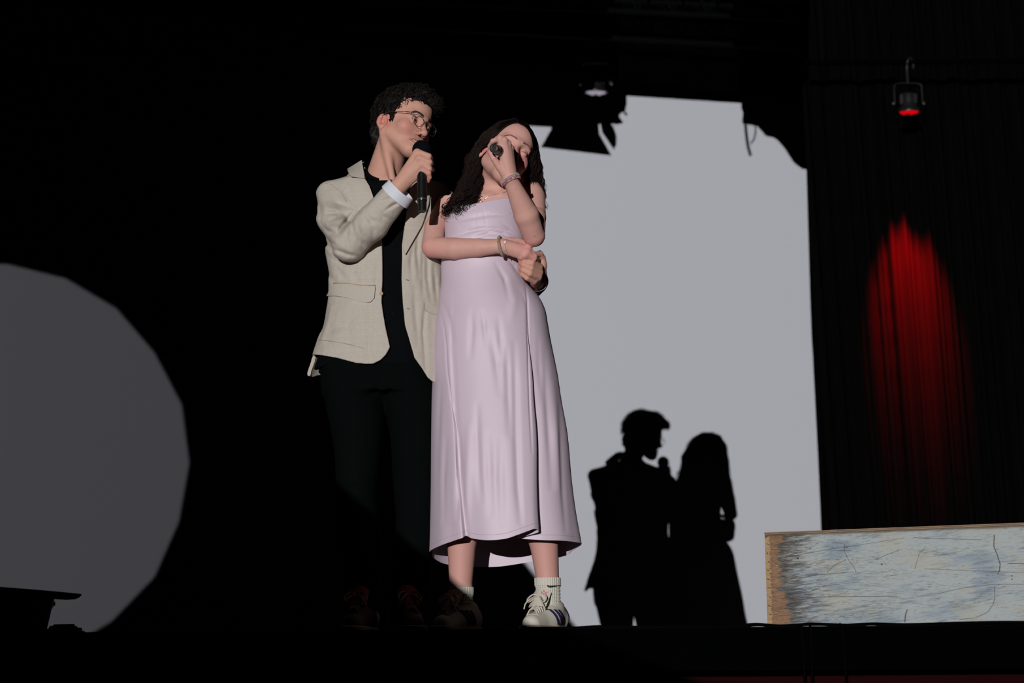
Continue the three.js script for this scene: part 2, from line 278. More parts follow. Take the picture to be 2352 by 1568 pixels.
// truss frame in the dark at the top
{
  const a = P(1180, 14, -5.72), b = P(2400, 70, -6.42), d = b.clone().sub(a), e = (t, y = 0, z = 0) => a.clone().addScaledVector(d, t).add(V(0, y, z));
  const s = thing('lighting_truss', 'black lattice truss in the dark at the top of the picture', 'truss', e(0));
  for (const [y, z] of [[0, 0], [0.29, 0], [0.145, -0.2]]) part('chord', tube([e(-1.2, y, z), e(0, y, z), e(1.0, y, z)], 0.02, 30, 10), M.pipe, s);
  const g = []; for (let i = 0; i < 34; i++) { const t = lerp(-1.2, 1.0, i / 34), u = lerp(-1.2, 1.0, (i + 0.5) / 34), w = lerp(-1.2, 1.0, (i + 1) / 34); g.push(tube([e(t), e(u, 0.29)], 0.008, 1, 6), tube([e(u, 0.29), e(w)], 0.008, 1, 6), tube([e(t, 0.29), e(u, 0.145, -0.2)], 0.008, 1, 6), tube([e(u, 0.145, -0.2), e(w)], 0.008, 1, 6)); }
  part('lattice', merge(g), M.pipe, s);
  for (const t of [-0.5, 0.1, 0.6, 0.95]) { const q = e(t, 0.29); part('hanger', tube([q, V(q.x, 7.16, q.z)], 0.005, 2, 6), M.blackMetal, s); }
}
// black side curtain at the right
const CURTAIN_Z = -5.0;
{
  const top = P(1843.5, 237, CURTAIN_Z), bot = P(1887, 1230, CURTAIN_Z), lx = (y) => lerp(bot.x, top.x, (y - bot.y) / (top.y - bot.y)), s = thing('side_curtain', 'black pleated side curtain at the right with a pool of red light on it', 'curtain', V(bot.x, 0, CURTAIN_Z));
  const fold = (x) => 0.03 * Math.sin(x * 62 + 3.2 * noise(x * 5, 4.4)) * (0.65 + 0.5 * noise(x * 9, 8.1)) + 0.02 * Math.sin(x * 27 + 2 * noise(x * 3, 2.2)) + 0.012 * Math.sin(x * 140 + 2 * noise(x * 12, 5));
  part('drape', sheet(900, 30, (u, v) => { const y = lerp(6.2, 0.02, v), x = u * 4.3, w = x + 0.03 * (y - 2); return V(lx(y) + x, y, CURTAIN_Z + fold(w * (1 + 0.05 * noise(y * 0.4, 7))) * (0.75 + 0.25 * v)); }, { thick: 0.003, uvScale: [4.3, 6.2] }), M.velvet, s);
  part('heading', box(4.35, 0.09, 0.1, lx(6.2) + 2.15, 6.2, CURTAIN_Z), M.velvet, s);
}

// ------------------------------------------------------------------ lamps
// a downward can light: body of revolution, yoke, clamp; returns its thing
function canLight(label, lensAt, size, tilt, glow, more) {
  const s = thing('stage_light', label, 'stage light', lensAt.clone(), 'can lights under the stage roof'), q = new THREE.Quaternion().setFromUnitVectors(V(0, 1, 0), tilt), put = (g) => g.applyQuaternion(q).translate(lensAt.x, lensAt.y, lensAt.z), k = size;
  part('housing', put(lathe([[0, 0.86 * k], [0.2 * k, 0.86 * k], [0.27 * k, 0.82 * k], [0.29 * k, 0.52 * k], [0.34 * k, 0.3 * k], [0.47 * k, 0.12 * k], [0.5 * k, 0.1 * k], [0.5 * k, 0.012 * k], [0.475 * k, 0.012 * k], [0.455 * k, 0.06 * k], [0.3 * k, 0.25 * k], [0, 0.27 * k]])), M.blackMetal, s);
  const fins = []; for (let i = 0; i < 12; i++) { const a = i / 12 * 2 * Math.PI; fins.push(box(0.012 * k, 0.42 * k, 0.1 * k, 0, 0.6 * k, 0.31 * k, 0.003).rotateY(a)); }
  part('cooling_fin', put(merge(fins)), M.blackMetal, s);
  for (let i = 0; i < 7; i++) { const a = i / 6 * 2 * Math.PI, r = i === 6 ? 0 : 0.29 * k; part('lens', put(lathe([[0, -0.04 * k], [0.06 * k, -0.032 * k], [0.1 * k, -0.008 * k], [0.115 * k, 0.02 * k], [0.115 * k, 0.08 * k], [0, 0.08 * k]], 20).translate(r * Math.cos(a), 0.0, r * Math.sin(a))), glow, s); }
  const y = lensAt.y, Y = (a, b, c) => V(lensAt.x + a * k, y + b * k, lensAt.z + c * k);
  part('yoke', tube([Y(-0.6, 0.45, 0), Y(-0.6, 1.0, 0), Y(-0.55, 1.28, 0), Y(0, 1.34, 0), Y(0.55, 1.28, 0), Y(0.6, 1.0, 0), Y(0.6, 0.4, 0)], 0.028 * k, 30, 8), M.blackMetal, s);
  for (const e of [-1, 1]) part('bolt', lathe([[0, 0], [0.07 * k, 0], [0.07 * k, 0.05 * k], [0.04 * k, 0.09 * k], [0, 0.09 * k]], 14).rotateZ(-e * Math.PI / 2).translate(lensAt.x + e * 0.62 * k, y + 0.42 * k, lensAt.z), M.steel, s);
  part('clamp', tube([Y(0, 1.34, 0), Y(0, 2.1, 0), Y(0.02, 2.3, 0.1), Y(0.14, 2.46, 0.08), Y(0.28, 2.3, 0.02), Y(0.26, 2.0, 0)], 0.05 * k, 16, 8), M.blackMetal, s);
  return s;
}
const glowWhite = new THREE.MeshStandardMaterial({ color: 0x111111, emissive: RGB(0.30, 0.27, 0.33), emissiveIntensity: 1 }), glowRed = new THREE.MeshStandardMaterial({ color: 0x110000, emissive: RGB(0.62, 0.0, 0.004), emissiveIntensity: 1 });
{
  const at = P(1369, 214, -6.02), tilt = V(0.03, 1, 0.1).normalize();
  canLight('black can light with a white lens under the stage roof', at, 0.155, tilt, glowWhite);
  const l = new THREE.SpotLight(RGB(1, 0.9, 1), 0.02, 0, 0.4, 0.8); l.position.copy(at).addScaledVector(tilt, -0.03); l.target.position.copy(at).addScaledVector(tilt, -2); l.castShadow = true; l.shadow.radius = 2; l.name = 'stage_lamp'; scene.add(l, l.target);
}
{
  const at = P(2088, 259, CURTAIN_Z + 0.42), axis = V(0.045, -1, -0.42).normalize();
  canLight('black can light with a red lens in front of the side curtain', at, 0.135, axis.clone().multiplyScalar(-0.35).add(V(0, 1, 0)).normalize(), glowRed);
  const l = new THREE.SpotLight(RGB(1, 0.0, 0.004), RED_POWER, 0, 0.26, 1); l.position.copy(at).add(V(-0.01, -0.045, 0)); l.target.position.copy(at).addScaledVector(axis, 2); l.castShadow = true; l.shadow.radius = 1.5; l.name = 'red_stage_lamp'; scene.add(l, l.target);
  const y = at.y + 0.135 * 2.3, s = thing('lighting_pipe', 'short black pipe carrying the can light with the red lens', 'pipe', V(at.x - 0.6, y, at.z));
  part('pipe', tube([V(at.x - 0.6, y, at.z), V(at.x + 0.022, y, at.z), V(at.x + 2.6, y, at.z)], 0.016, 20, 10), M.drapeBlack, s);
  for (const x of [-0.5, 2.4]) part('hanger', tube([V(at.x + x, y, at.z), V(at.x + x, 7.16, at.z)], 0.004, 2, 6), M.pipe, s);
}
// follow spots at the back of the hall: barrel, iris of blades, glowing source
function followSpot(s, label) {
  const at = V(...s.at), dir = V(...s.aim).sub(at), dist = dir.length(); dir.normalize();
  const t = thing('follow_spot', label, 'spotlight', at.clone(), 'follow spots at the back of the hall'), q = new THREE.Quaternion().setFromUnitVectors(V(0, 0, -1), dir), put = (g) => g.applyQuaternion(q).translate(at.x, at.y, at.z);
  const gap = 0.4, hole = s.radius * gap / dist;
  part('barrel', put(lathe([[0.0, -0.5], [0.14, -0.5], [0.15, -0.48], [0.15, 0.5], [0.145, 0.5], [0.145, -0.47], [0, -0.47]], 36).rotateX(-Math.PI / 2)), M.stageBlack, t);
  const sh = new THREE.Shape(); sh.absarc(0, 0, 0.146, 0, 2 * Math.PI); const n = 22, h = new THREE.Path(); for (let i = 0; i < n; i++) { const a = i / n * 2 * Math.PI + s.turn, r = hole * (1 + 0.006 * Math.sin(i * 2.3)); i ? h.lineTo(r * Math.cos(a), r * Math.sin(a)) : h.moveTo(r * Math.cos(a), r * Math.sin(a)); } h.closePath(); sh.holes.push(h);
  part('iris', put(new THREE.ExtrudeGeometry(sh, { depth: 0.001, bevelEnabled: false, curveSegments: 40 }).translate(0, 0, -gap)), M.stageBlack, t);
  part('source', put(new THREE.CircleGeometry(0.012, 20).translate(0, 0, 0.01)), new THREE.MeshStandardMaterial({ color: 0x222222, emissive: RGB(1, 1, 1), emissiveIntensity: 0.5 }), t);
  part('yoke', put(tube([V(-0.165, 0, 0), V(-0.165, -0.28, 0), V(0.165, -0.28, 0), V(0.165, 0, 0)], 0.012, 24, 8)), M.blackMetal, t);
  part('stand', tube([at.clone().add(V(0, -0.28, 0)), V(at.x, -1.12, at.z)], 0.025, 4, 12), M.blackMetal, t);
  part('base', lathe([[0, 0], [0.3, 0], [0.3, 0.03], [0.05, 0.05], [0, 0.05]]).translate(at.x, -1.15, at.z), M.blackMetal, t);
  const l = new THREE.SpotLight(RGB(...s.color), s.power, 0, Math.atan(s.radius / dist) * 1.6, 0.3); l.position.copy(at); l.target.position.copy(at).addScaledVector(dir, 10); l.castShadow = true; l.shadow.radius = 0.009; l.shadow.camera.far = 60; l.name = 'follow_spot_lamp'; scene.add(l, l.target);
}
followSpot(SPOT1, 'black follow spot behind the camera that lights the two singers');
followSpot(SPOT2, 'black follow spot far left behind the camera that lights the grey disc on the wall');
// lamps hung above the stage front; they stand in the beam and their shadows lie on the top of the bright wall panel
{
  const L = V(...SPOT1.at), zc = 0.4, s = (zc - WALL_Z) / (L.z - WALL_Z), hit = ([x, y]) => { const w = P(x, y, WALL_Z); return w.lerp(L, s); };
  const plate = (pts, depth, z = 0, bevel = 0.004) => { const q = pts.map(hit), sh = new THREE.Shape(q.map((p) => new THREE.Vector2(p.x, p.y))); return new THREE.ExtrudeGeometry(sh, { depth, bevelEnabled: true, bevelSize: bevel, bevelThickness: bevel, bevelSegments: 2 }).translate(0, 0, zc + z); };
  const a = thing('flood_light', 'black flood lamp with barn doors above the picture whose shadow notches the bright wall panel', 'stage light', hit([1330, 200]), 'flood lamps above the stage front');
  part('housing', plate([[1070, 20], [1432, 20], [1432, 241], [1428, 256], [1416, 262], [1398, 262], [1396, 281], [1385, 283], [1262, 290], [1204, 287], [1194, 326], [1070, 326]], 0.08), M.blackMetal, a);
  part('barn_door', plate([[1262, 282], [1266, 296], [1242, 338], [1402, 357], [1374, 308], [1372, 280]], 0.006, 0.02, 0.002), M.blackMetal, a);
  part('barn_door', plate([[1392, 278], [1404, 292], [1411, 312], [1411, 333], [1406, 343], [1380, 304], [1376, 282]], 0.006, 0.05, 0.002), M.blackMetal, a);
  part('clamp', tube([hit([1290, 30]), hit([1290, -120])], 0.02, 4, 10), M.blackMetal, a);
  const b = thing('flood_light', 'shrouded flood lamp whose shadow cuts the top right corner of the bright wall panel', 'stage light', hit([1790, 200]), 'flood lamps above the stage front');
  part('housing', plate([[1704, 20], [1704, 248], [1708, 258], [1706, 282], [1741, 289], [1760, 311], [1778, 315], [1788, 322], [1804, 341], [1824, 372], [1842, 386], [1860, 389], [1878, 380], [1893, 345], [1900, 20]], 0.06), M.blackMetal, b);
  part('bracket', tube([[1709, 278], [1712, 310], [1716, 338], [1722, 358]].map(hit), 0.0085, 12, 8).translate(0, 0, 0.03), M.blackMetal, b);
  part('cable', tube([[1732, 284], [1733, 300], [1730, 318], [1722, 330]].map(hit), 0.0045, 12, 6).translate(0, 0, 0.03), M.cable, b);
  part('clamp', tube([hit([1800, 30]), hit([1800, -120])], 0.02, 4, 10), M.blackMetal, b);
  const c = hit([1290, -120]), d = hit([1800, -120]), e = d.clone().sub(c).normalize(), p = thing('lighting_pipe', 'black pipe above the picture that carries the flood lamps', 'pipe', c.clone());
  part('pipe', tube([c.clone().addScaledVector(e, -4), c, d, d.clone().addScaledVector(e, 4)], 0.024, 20, 12), M.blackMetal, p);
  for (const t of [-3.5, 0.5, 4]) { const q = c.clone().addScaledVector(e, t); part('hanger', tube([q, V(q.x, 7.16, q.z)], 0.005, 2, 6), M.blackMetal, p); }
}
// ------------------------------------------------------------------ people: shared head and hands
// a head in its own axes (x to the person's left, y up, z out of the face, metres), placed by origin, turn and scale
function makeHead(origin, [roll, yaw, pitch], scale, o) {
  const m4 = new THREE.Matrix4().makeRotationZ(roll).multiply(new THREE.Matrix4().makeRotationY(yaw)).multiply(new THREE.Matrix4().makeRotationX(pitch)), inv = m4.clone().invert().elements, w = o.width ?? 1;
  const S = [-1, 1], base = [
    ellip(V(0, 0.042, -0.022), 0.073 * w, 0.081, 0.094), ellip(V(0, -0.012, 0.018), 0.0615 * w, 0.078, 0.068), ellip(V(0, 0.055, 0.03), 0.058 * w, 0.052, 0.06),
    ...S.map((s) => cone(V(s * 0.049 * w, -0.05, 0.004), V(s * 0.013, -0.1, 0.066), 0.021, 0.0155)), ellip(V(0, -0.101, 0.073), 0.021, 0.0165, 0.016), cone(V(0, -0.06, 0.02), V(0, -0.09, 0.055), 0.034, 0.022),
    ...S.map((s) => ellip(V(s * 0.042 * w, -0.028, 0.056), 0.022, 0.021, 0.02)),
  ].map((f) => f), soft = blend(base, 0.03);
  const nose = blend([cone(V(0, 0.006, 0.0855), V(0, -0.032, 0.108), 0.0075, 0.0088), ball(V(0, -0.0385, 0.1085), 0.0112), ...S.map((s) => ellip(V(s * 0.0118, -0.0425, 0.097), 0.0078, 0.0068, 0.0095))], 0.008);
  const brow = S.map((s) => cone(V(s * 0.011, 0.017, 0.0835), V(s * 0.04 * w, 0.02, 0.07), 0.0095, 0.0085));
  const sm = o.smile ?? 0.5, cy = -0.0765 + 0.007 * sm, cw = 0.0235 + 0.005 * sm, cz = 0.0835 - 0.004 * sm;
  const upper = blend([cone(V(-cw, cy, cz), V(-0.007, -0.0685, 0.0955), 0.0028, 0.0052), cone(V(-0.007, -0.0685, 0.0955), V(0.007, -0.0685, 0.0955), 0.005, 0.005), cone(V(0.007, -0.0685, 0.0955), V(cw, cy, cz), 0.0052, 0.0028)], 0.004);
  const drop = o.open ?? 0.004, lower = blend([cone(V(-cw, cy, cz), V(-0.009, -0.0785 - drop, 0.0925), 0.0028, 0.0062), cone(V(-0.009, -0.0785 - drop, 0.0925), V(0.009, -0.0785 - drop, 0.0925), 0.0062, 0.0062), cone(V(0.009, -0.0785 - drop, 0.0925), V(cw, cy, cz), 0.0062, 0.0028)], 0.004);
  const slit = ellip(V(0, -0.0738 - drop * 0.4 + 0.001, 0.094), cw * 0.86, 0.0016 + drop * 0.62, 0.014);
  const slitU = S.map((s) => cone(V(s * 0.008, -0.0735 - drop * 0.2, 0.097), V(s * cw * 0.92, cy, cz + 0.004), 0.0015 + drop * 0.35, 0.001));
  const cheekFold = S.map((s) => cone(V(s * 0.017, -0.044, 0.096), V(s * (cw + 0.009), -0.069, 0.083), 0.003, 0.0035));
  const socket = S.map((s) => ellip(V(s * 0.031, -0.001, 0.096), 0.0195, 0.0135, 0.016));
  const eyeC = S.map((s) => V(s * 0.0315, -0.001, 0.0735)), lid = eyeC.map((c) => ball(c, 0.0135)), op = o.eyeOpen ?? 0.0042, gap = eyeC.map((c, i) => ellip(V(c.x + S[i] * 0.0005, c.y - 0.0008, c.z + 0.012), 0.0118, op, 0.009, new THREE.Euler(0, S[i] * 0.25, S[i] * 0.1)));
  const ear = S.map((s) => { const r = new THREE.Euler(-0.2, -s * 0.5, s * 0.1), c = V(s * 0.0785 * w, -0.014, -0.02 + (o.earShift ?? 0)), out = blend([ellip(c, 0.0075, 0.0315, 0.02, r), ellip(c.clone().add(V(s * 0.001, -0.025, 0.007)), 0.006, 0.0105, 0.008)], 0.008), hole = ellip(c.clone().add(V(s * 0.0065, 0.003, 0.006)), 0.0066, 0.0215, 0.0125, r), hole2 = ellip(c.clone().add(V(s * 0.003, -0.008, 0.008)), 0.006, 0.009, 0.007, r), ant = cone(c.clone().add(V(s * 0.006, -0.012, -0.003)), c.clone().add(V(s * 0.006, 0.016, 0.0)), 0.0026, 0.0026); return (x, y, z) => smin(smax(smax(out(x, y, z), -hole(x, y, z), 0.004), -hole2(x, y, z), 0.004), ant(x, y, z), 0.003); });
  const nostril = S.map((s) => ellip(V(s * 0.0065, -0.0475, 0.1025), 0.0032, 0.0022, 0.0044));
  const lf = o.lower ?? 1, fold = (y) => y < -0.02 ? -0.02 + (y + 0.02) / lf : y, unfold = (y) => y < -0.02 ? -0.02 + (y + 0.02) * lf : y;
  const local = (x, y, z) => {
    y = fold(y);
    let d = soft(x, y, z);
    if (d > 0.06) return d - 0.02;
    d = smin(d, brow[0](x, y, z), 0.02); d = smin(d, brow[1](x, y, z), 0.02);
    if (z > 0.03) {
      for (let i = 0; i < 2; i++) d = smax(d, -socket[i](x, y, z), 0.014);
      d = smin(d, nose(x, y, z), 0.012);
      if (y < -0.035) { for (let i = 0; i < 2; i++) { d = smax(d, -cheekFold[i](x, y, z) - 0.0012, 0.009); } d = smin(d, Math.min(upper(x, y, z), lower(x, y, z)), 0.005); d = smax(d, -slit(x, y, z), 0.0025); for (const f of slitU) d = smax(d, -f(x, y, z), 0.002); for (const f of nostril) d = smax(d, -f(x, y, z), 0.002); }
      if (y > -0.03) for (let i = 0; i < 2; i++) { d = smin(d, lid[i](x, y, z), 0.003); if (op > 0.0012) d = smax(d, -gap[i](x, y, z), 0.0012); }
    }
    const es = o.earSize ?? 1, ex = (x, s) => s * 0.0785 * w + (x - s * 0.0785 * w) / es, ey = -0.014 + (y + 0.014) / es, ez = -0.02 + (z + 0.02) / es;
    d = smin(d, es * ear[0](ex(x, -1), ey, ez), 0.005); d = smin(d, es * ear[1](ex(x, 1), ey, ez), 0.005);
    return d;
  };
  const ox = origin.x, oy = origin.y, oz = origin.z, is = 1 / scale;
  const toLocal = (x, y, z) => { x = (x - ox) * is; y = (y - oy) * is; z = (z - oz) * is; return [inv[0] * x + inv[4] * y + inv[8] * z, inv[1] * x + inv[5] * y + inv[9] * z, inv[2] * x + inv[6] * y + inv[10] * z]; };
  const sdf = (x, y, z) => { x -= ox; y -= oy; z -= oz; const q = Math.sqrt(x * x + y * y + z * z); if (q > 0.24 * scale) return q - 0.17 * scale; x *= is; y *= is; z *= is; return scale * local(inv[0] * x + inv[4] * y + inv[8] * z, inv[1] * x + inv[5] * y + inv[9] * z, inv[2] * x + inv[6] * y + inv[10] * z); };
  const matrix = m4.clone().scale(V(scale, scale, scale)).setPosition(origin), place = (x, y, z) => V(x, y, z).applyMatrix4(matrix);
  const lipD = (p) => Math.min(upper(...p), lower(...p));
  const color = (base, o2) => (x, y, z) => {
    const p = toLocal(x, y, z); p[1] = fold(p[1]); const c = base(x, y, z).slice(), mixTo = (k, q) => { for (let i = 0; i < 3; i++) c[i] = lerp(c[i], q[i], k); };
    if (Math.hypot(...p) > 0.17) return c;
    const red = (X, Y, Z, r, k) => mixTo(k * Math.exp(-((p[0] - X) ** 2 + (p[1] - Y) ** 2 + (p[2] - Z) ** 2) / (r * r)), o2.flush);
    for (const s of S) { red(s * 0.046, -0.028, 0.066, 0.034, o2.cheek); red(s * 0.08, -0.014, -0.02, 0.03, o2.ear); }
    red(0, -0.04, 0.11, 0.014, 0.35);
    const l = lipD(p); if (p[2] > 0.06) mixTo(0.85 * smooth(0.0022, 0.0004, l) * (p[1] < -0.058 ? 1 : 0), o2.lip);
    if (p[2] > 0.06 && slit(...p) < 0.001 && p[2] < 0.094) mixTo(0.9, [0.06, 0.012, 0.012]);
    if (p[2] > 0.055 && p[1] > -0.016 && p[1] < 0.012) for (let i = 0; i < 2; i++) { if (op <= 0.0012) break; const g = gap[i](...p); mixTo(0.75 * smooth(0.0016, 0.0002, g) * (p[1] > -0.004 ? 1 : 0.45), o2.lash); }
    if (nostril[0](...p) < 0.0012 || nostril[1](...p) < 0.0012) mixTo(0.6, [0.16, 0.05, 0.045]);
    return c;
  };
  return { unfold, sdf, local, matrix, place, toLocal, color, eyeC, gap, scale, origin };
}
function eyeParts(head, parent, gaze) {
  for (const c of head.eyeC) {
    const g = new THREE.SphereGeometry(0.0124, 24, 18).translate(c.x, c.y, c.z).applyMatrix4(head.matrix), e = part('eye', g, M.sclera, parent);
    const d = V(...gaze).normalize(), q = new THREE.Quaternion().setFromUnitVectors(V(0, 0, 1), d), ir = lathe([[0, 0.0128], [0.003, 0.0127], [0.0062, 0.0112], [0.0064, 0.0102]], 20).rotateX(Math.PI / 2).applyQuaternion(q).translate(c.x, c.y, c.z).applyMatrix4(head.matrix);
    part('iris', ir, M.iris, e);
  }
}
function eyebrows(head, parent, material, y0, thickness) {
  for (const s of [-1, 1]) {
    const g = [], r = rng(31 + s); for (let i = 0; i < 230; i++) {
      const u = r(), x = s * lerp(0.011, 0.046, u), y = y0 + 0.0065 * Math.sin(u * 2.5) - (u > 0.7 ? (u - 0.7) * 0.02 : 0) + (r() - 0.5) * thickness * (1 - 0.6 * u); let z = 0.12;
      for (let k = 0; k < 80 && z > 0; k++) { const d = head.local(x, y, z); if (d < 0.0006) break; z -= Math.min(d * 0.6, 0.006); }
      if (z < 0.02) continue;
      const a = V(x, y, z + 0.0002), b = V(x + s * 0.006, y + 0.0022 * (1 - 1.6 * u), z - 0.002 - 0.002 * u); g.push(tube([a, a.clone().lerp(b, 0.5).add(V(0, 0, 0.0012)), b], (t) => 0.0007 * (1 - 0.7 * t), 4, 4).applyMatrix4(head.matrix));
    }
    part('eyebrow', merge(g), material, parent);
  }
}
function teethPart(head, parent, n = 8) {
  const t = []; for (let i = 0; i < n; i++) { const u = (i + 0.5 - n / 2) * 0.0052, w = Math.abs(u); t.push(box(0.0049, w < 0.006 ? 0.0095 : 0.0085, 0.004, 0, 0, 0, 0.0014).rotateY(u * 16).translate(u, head.unfold(-0.0715), 0.0905 - u * u * 14).applyMatrix4(head.matrix)); }
  part('teeth', merge(t), M.teeth, parent);
}
// a hand: palm bones and five finger chains given as joint points with radii
function handSdf(palm, fingers, k = 0.006) {
  const palmF = blend([...palm.map(([a, b, ra, rb]) => cone(a, b, ra, rb)), ...palm.slice(0, 4).map(([a, b, , rb]) => ball(b.clone().lerp(a, 0.03), rb * 1.04))], 0.006), fs = fingers.map(([pts, radii]) => blend(pts.slice(0, -1).map((p, i) => cone(p, pts[i + 1], radii[i], radii[i + 1])), 0.002));
  const all = [...palm.flatMap(([a, b]) => [a, b]), ...fingers.flatMap(([p]) => p)], bb = new THREE.Box3().setFromPoints(all), c = bb.getCenter(V(0, 0, 0)), R = bb.getSize(V(0, 0, 0)).length() / 2 + 0.03;
  const f = (x, y, z) => { const q = Math.hypot(x - c.x, y - c.y, z - c.z); if (q > R + 0.08) return q - R; let d = palmF(x, y, z), e = 1e3; for (const g of fs) { const v = g(x, y, z); e = Math.min(e, v); d = smin(d, v, k); } return d; };
  return { f, box: bb.expandByScalar(0.02), tips: fingers.map(([p]) => p[p.length - 1]), joints: fingers.flatMap(([p]) => p.slice(0, -1)) };
}
// nails: small curved plates seated on the last bone of a finger
function nail(tip, prev, out, w) { const d = tip.clone().sub(prev).normalize(), n = out.clone().addScaledVector(d, -out.dot(d)).normalize(), s = d.clone().cross(n), m = new THREE.Matrix4().makeBasis(s, d, n).setPosition(tip.clone().addScaledVector(n, w * 0.86).addScaledVector(d, w * 0.15)); return sheet(6, 6, (u, v) => V((u - 0.5) * w * 1.35, (0.5 - v) * w * 1.5, -w * 0.5 * (2 * u - 1) ** 2 * 0.6), { thick: 0.0006 }).applyMatrix4(m); }
const Q = (px, py, z) => P(px, py, z);
function ellipGeo(a, b, c) { return new THREE.SphereGeometry(1, 14, 10).scale(a, b, c); }
const DZ = 0.12, G = (px, py, z) => P(px, py, z + DZ);          // the man stands level with the woman
// ------------------------------------------------------------------ the man: beige blazer, black shirt and trousers
const footX = (px, z) => P(px, 1462, z).x;
const man = thing('person', 'person in beige linen blazer, black trousers and glasses, singing into an upright microphone', 'person', V(footX(880, -0.03), 0, -0.03));
{
  const rad = Math.PI / 180, o0 = toPx(-0.3731, 1.7581, -0.1), head = makeHead(P(o0[0] - 0.5, o0[1] - 1, -0.13 + DZ), [-24 * rad, 47 * rad, -13 * rad], 1.06, { smile: 0.85, open: 0.0045, eyeOpen: 0.0027, width: 0.97, lower: 0.9, earSize: 0.94 });
  // ---- right hand round the microphone, left hand round the woman's waist
  const hz = 0.062;
  const handR = handSdf(
    [[G(916, 427, 0.04), G(958, 350.5, 0.078), 0.0245, 0.0125], [G(916, 427, 0.04), G(963, 363.5, 0.083), 0.025, 0.0125], [G(917, 428, 0.04), G(969, 376.5, 0.08), 0.0245, 0.0125], [G(918, 430, 0.035), G(973, 390, 0.072), 0.022, 0.0115], [G(925, 415, 0.035), G(950, 398, 0.035), 0.022, 0.017]],
    [[[G(959, 349.5, 0.08), G(985, 358.5, 0.085), G(989, 363, 0.055), G(975, 367, 0.034)], [0.0112, 0.0098, 0.0088, 0.0078]],
      [[G(964, 363, 0.086), G(986.5, 372.5, 0.087), G(990, 374, 0.054), G(974, 379, 0.032)], [0.0115, 0.0102, 0.009, 0.008]],
      [[G(970, 376, 0.082), G(986, 387.5, 0.085), G(989, 388, 0.054), G(975, 392, 0.033)], [0.011, 0.0098, 0.0086, 0.0076]],
      [[G(974.5, 390, 0.074), G(984.5, 398, 0.08), G(986.5, 407, 0.07), G(983, 416, 0.056)], [0.0102, 0.0088, 0.0078, 0.0066]],
      [[G(934, 408, 0.03), G(952, 396, 0.016), G(974, 391, 0.02), G(993, 389, 0.036)], [0.017, 0.013, 0.0115, 0.0085]]], 0.006);
  const handL = handSdf(
    [[Q(1233, 649, -0.035), Q(1238, 613, 0.075), 0.024, 0.013], [Q(1233, 649, -0.035), Q(1239, 626, 0.08), 0.024, 0.013], [Q(1233, 650, -0.035), Q(1236, 636, 0.08), 0.024, 0.0125], [Q(1231, 652, -0.035), Q(1226, 645, 0.075), 0.022, 0.0115], [Q(1244, 640, 0.0), Q(1243, 612, 0.045), 0.02, 0.016]],
    [[[Q(1238, 612, 0.082), Q(1222, 603, 0.118), Q(1204, 597, 0.122), Q(1194, 594, 0.112)], [0.0118, 0.0108, 0.0096, 0.0086]],
      [[Q(1239, 625, 0.088), Q(1220, 616, 0.122), Q(1203, 608, 0.122), Q(1196, 604, 0.108)], [0.0122, 0.0112, 0.0098, 0.0086]],
      [[Q(1236, 635, 0.086), Q(1217, 628, 0.118), Q(1202, 620, 0.117), Q(1195, 615, 0.102)], [0.0118, 0.0108, 0.0094, 0.0082]],
      [[Q(1226, 645, 0.08), Q(1211, 638, 0.106), Q(1200, 630, 0.108), Q(1195, 625, 0.094)], [0.0108, 0.0096, 0.0084, 0.0074]],
      [[Q(1246, 610, 0.04), Q(1245, 593, 0.05), Q(1240, 583, 0.068), Q(1227, 584, 0.092)], [0.016, 0.0125, 0.0112, 0.0092]]], 0.005);
  // ---- body
  const RS = G(760, 452, -0.2), RE = G(799, 564, -0.052), RW = G(916, 426, 0.04), LS = G(1000, 442, -0.22), LE = Q(1196, 672, -0.27), LW = Q(1231, 650, -0.05);
  const rowsM = (r, z0) => rowsPx(r.map(([a, b, c, d, e]) => [a, b, c, d + DZ, e]), z0 + DZ), torsoRows = (dx, db) => rowsM([[366, 838 + dx, 930 - dx, -0.215, 0.062 - db], [385, 826 + dx, 940 - dx, -0.21, 0.072 - db], [398, 790 + dx, 970 - dx, -0.21, 0.086 - db], [411, 752 + dx, 1000 - dx, -0.208, 0.095 - db], [430, 738 + dx, 1012 - dx, -0.205, 0.104 - db], [470, 738 + dx, 1018 - dx, -0.2, 0.117 - db], [520, 742 + dx, 1022 - dx, -0.195, 0.125 - db], [580, 746 + dx, 1022 - dx, -0.19, 0.126 - db], [640, 752 + dx, 1018 - dx, -0.19, 0.122 - db], [680, 751 + dx, 1022 - dx, -0.19, 0.124 - db], [720, 743 + dx, 1030 - dx, -0.19, 0.131 - db], [760, 731 + dx, 1036 - dx, -0.19, 0.139 - db], [800, 718 + dx, 1040 - dx, -0.19, 0.146 - db], [850, 702 + dx, 1044 - dx, -0.19, 0.152 - db], [895, 690 + dx, 1048 - dx, -0.19, 0.155 - db]], -0.15);
  const yAt = (py, z = -0.15) => P(900, py, z + DZ).y;
  const neck = cone(head.place(0, -0.055, -0.03), G(876, 428, -0.21), 0.0505, 0.064), sterno = cone(head.place(-0.06, -0.045, -0.02), G(905, 430, -0.13), 0.012, 0.012);
  const trunk = stack(torsoRows(24, 0.032).slice(2), yAt(425), yAt(830)), armR = blend([cone(RS, G(768, 505, -0.14), 0.03, 0.028), cone(G(768, 505, -0.14), RE, 0.028, 0.028), cone(RE, RW, 0.028, 0.0255)], 0.01), armL = blend([cone(LS, LE, 0.04, 0.037), cone(LE, LW, 0.036, 0.0255)], 0.01);
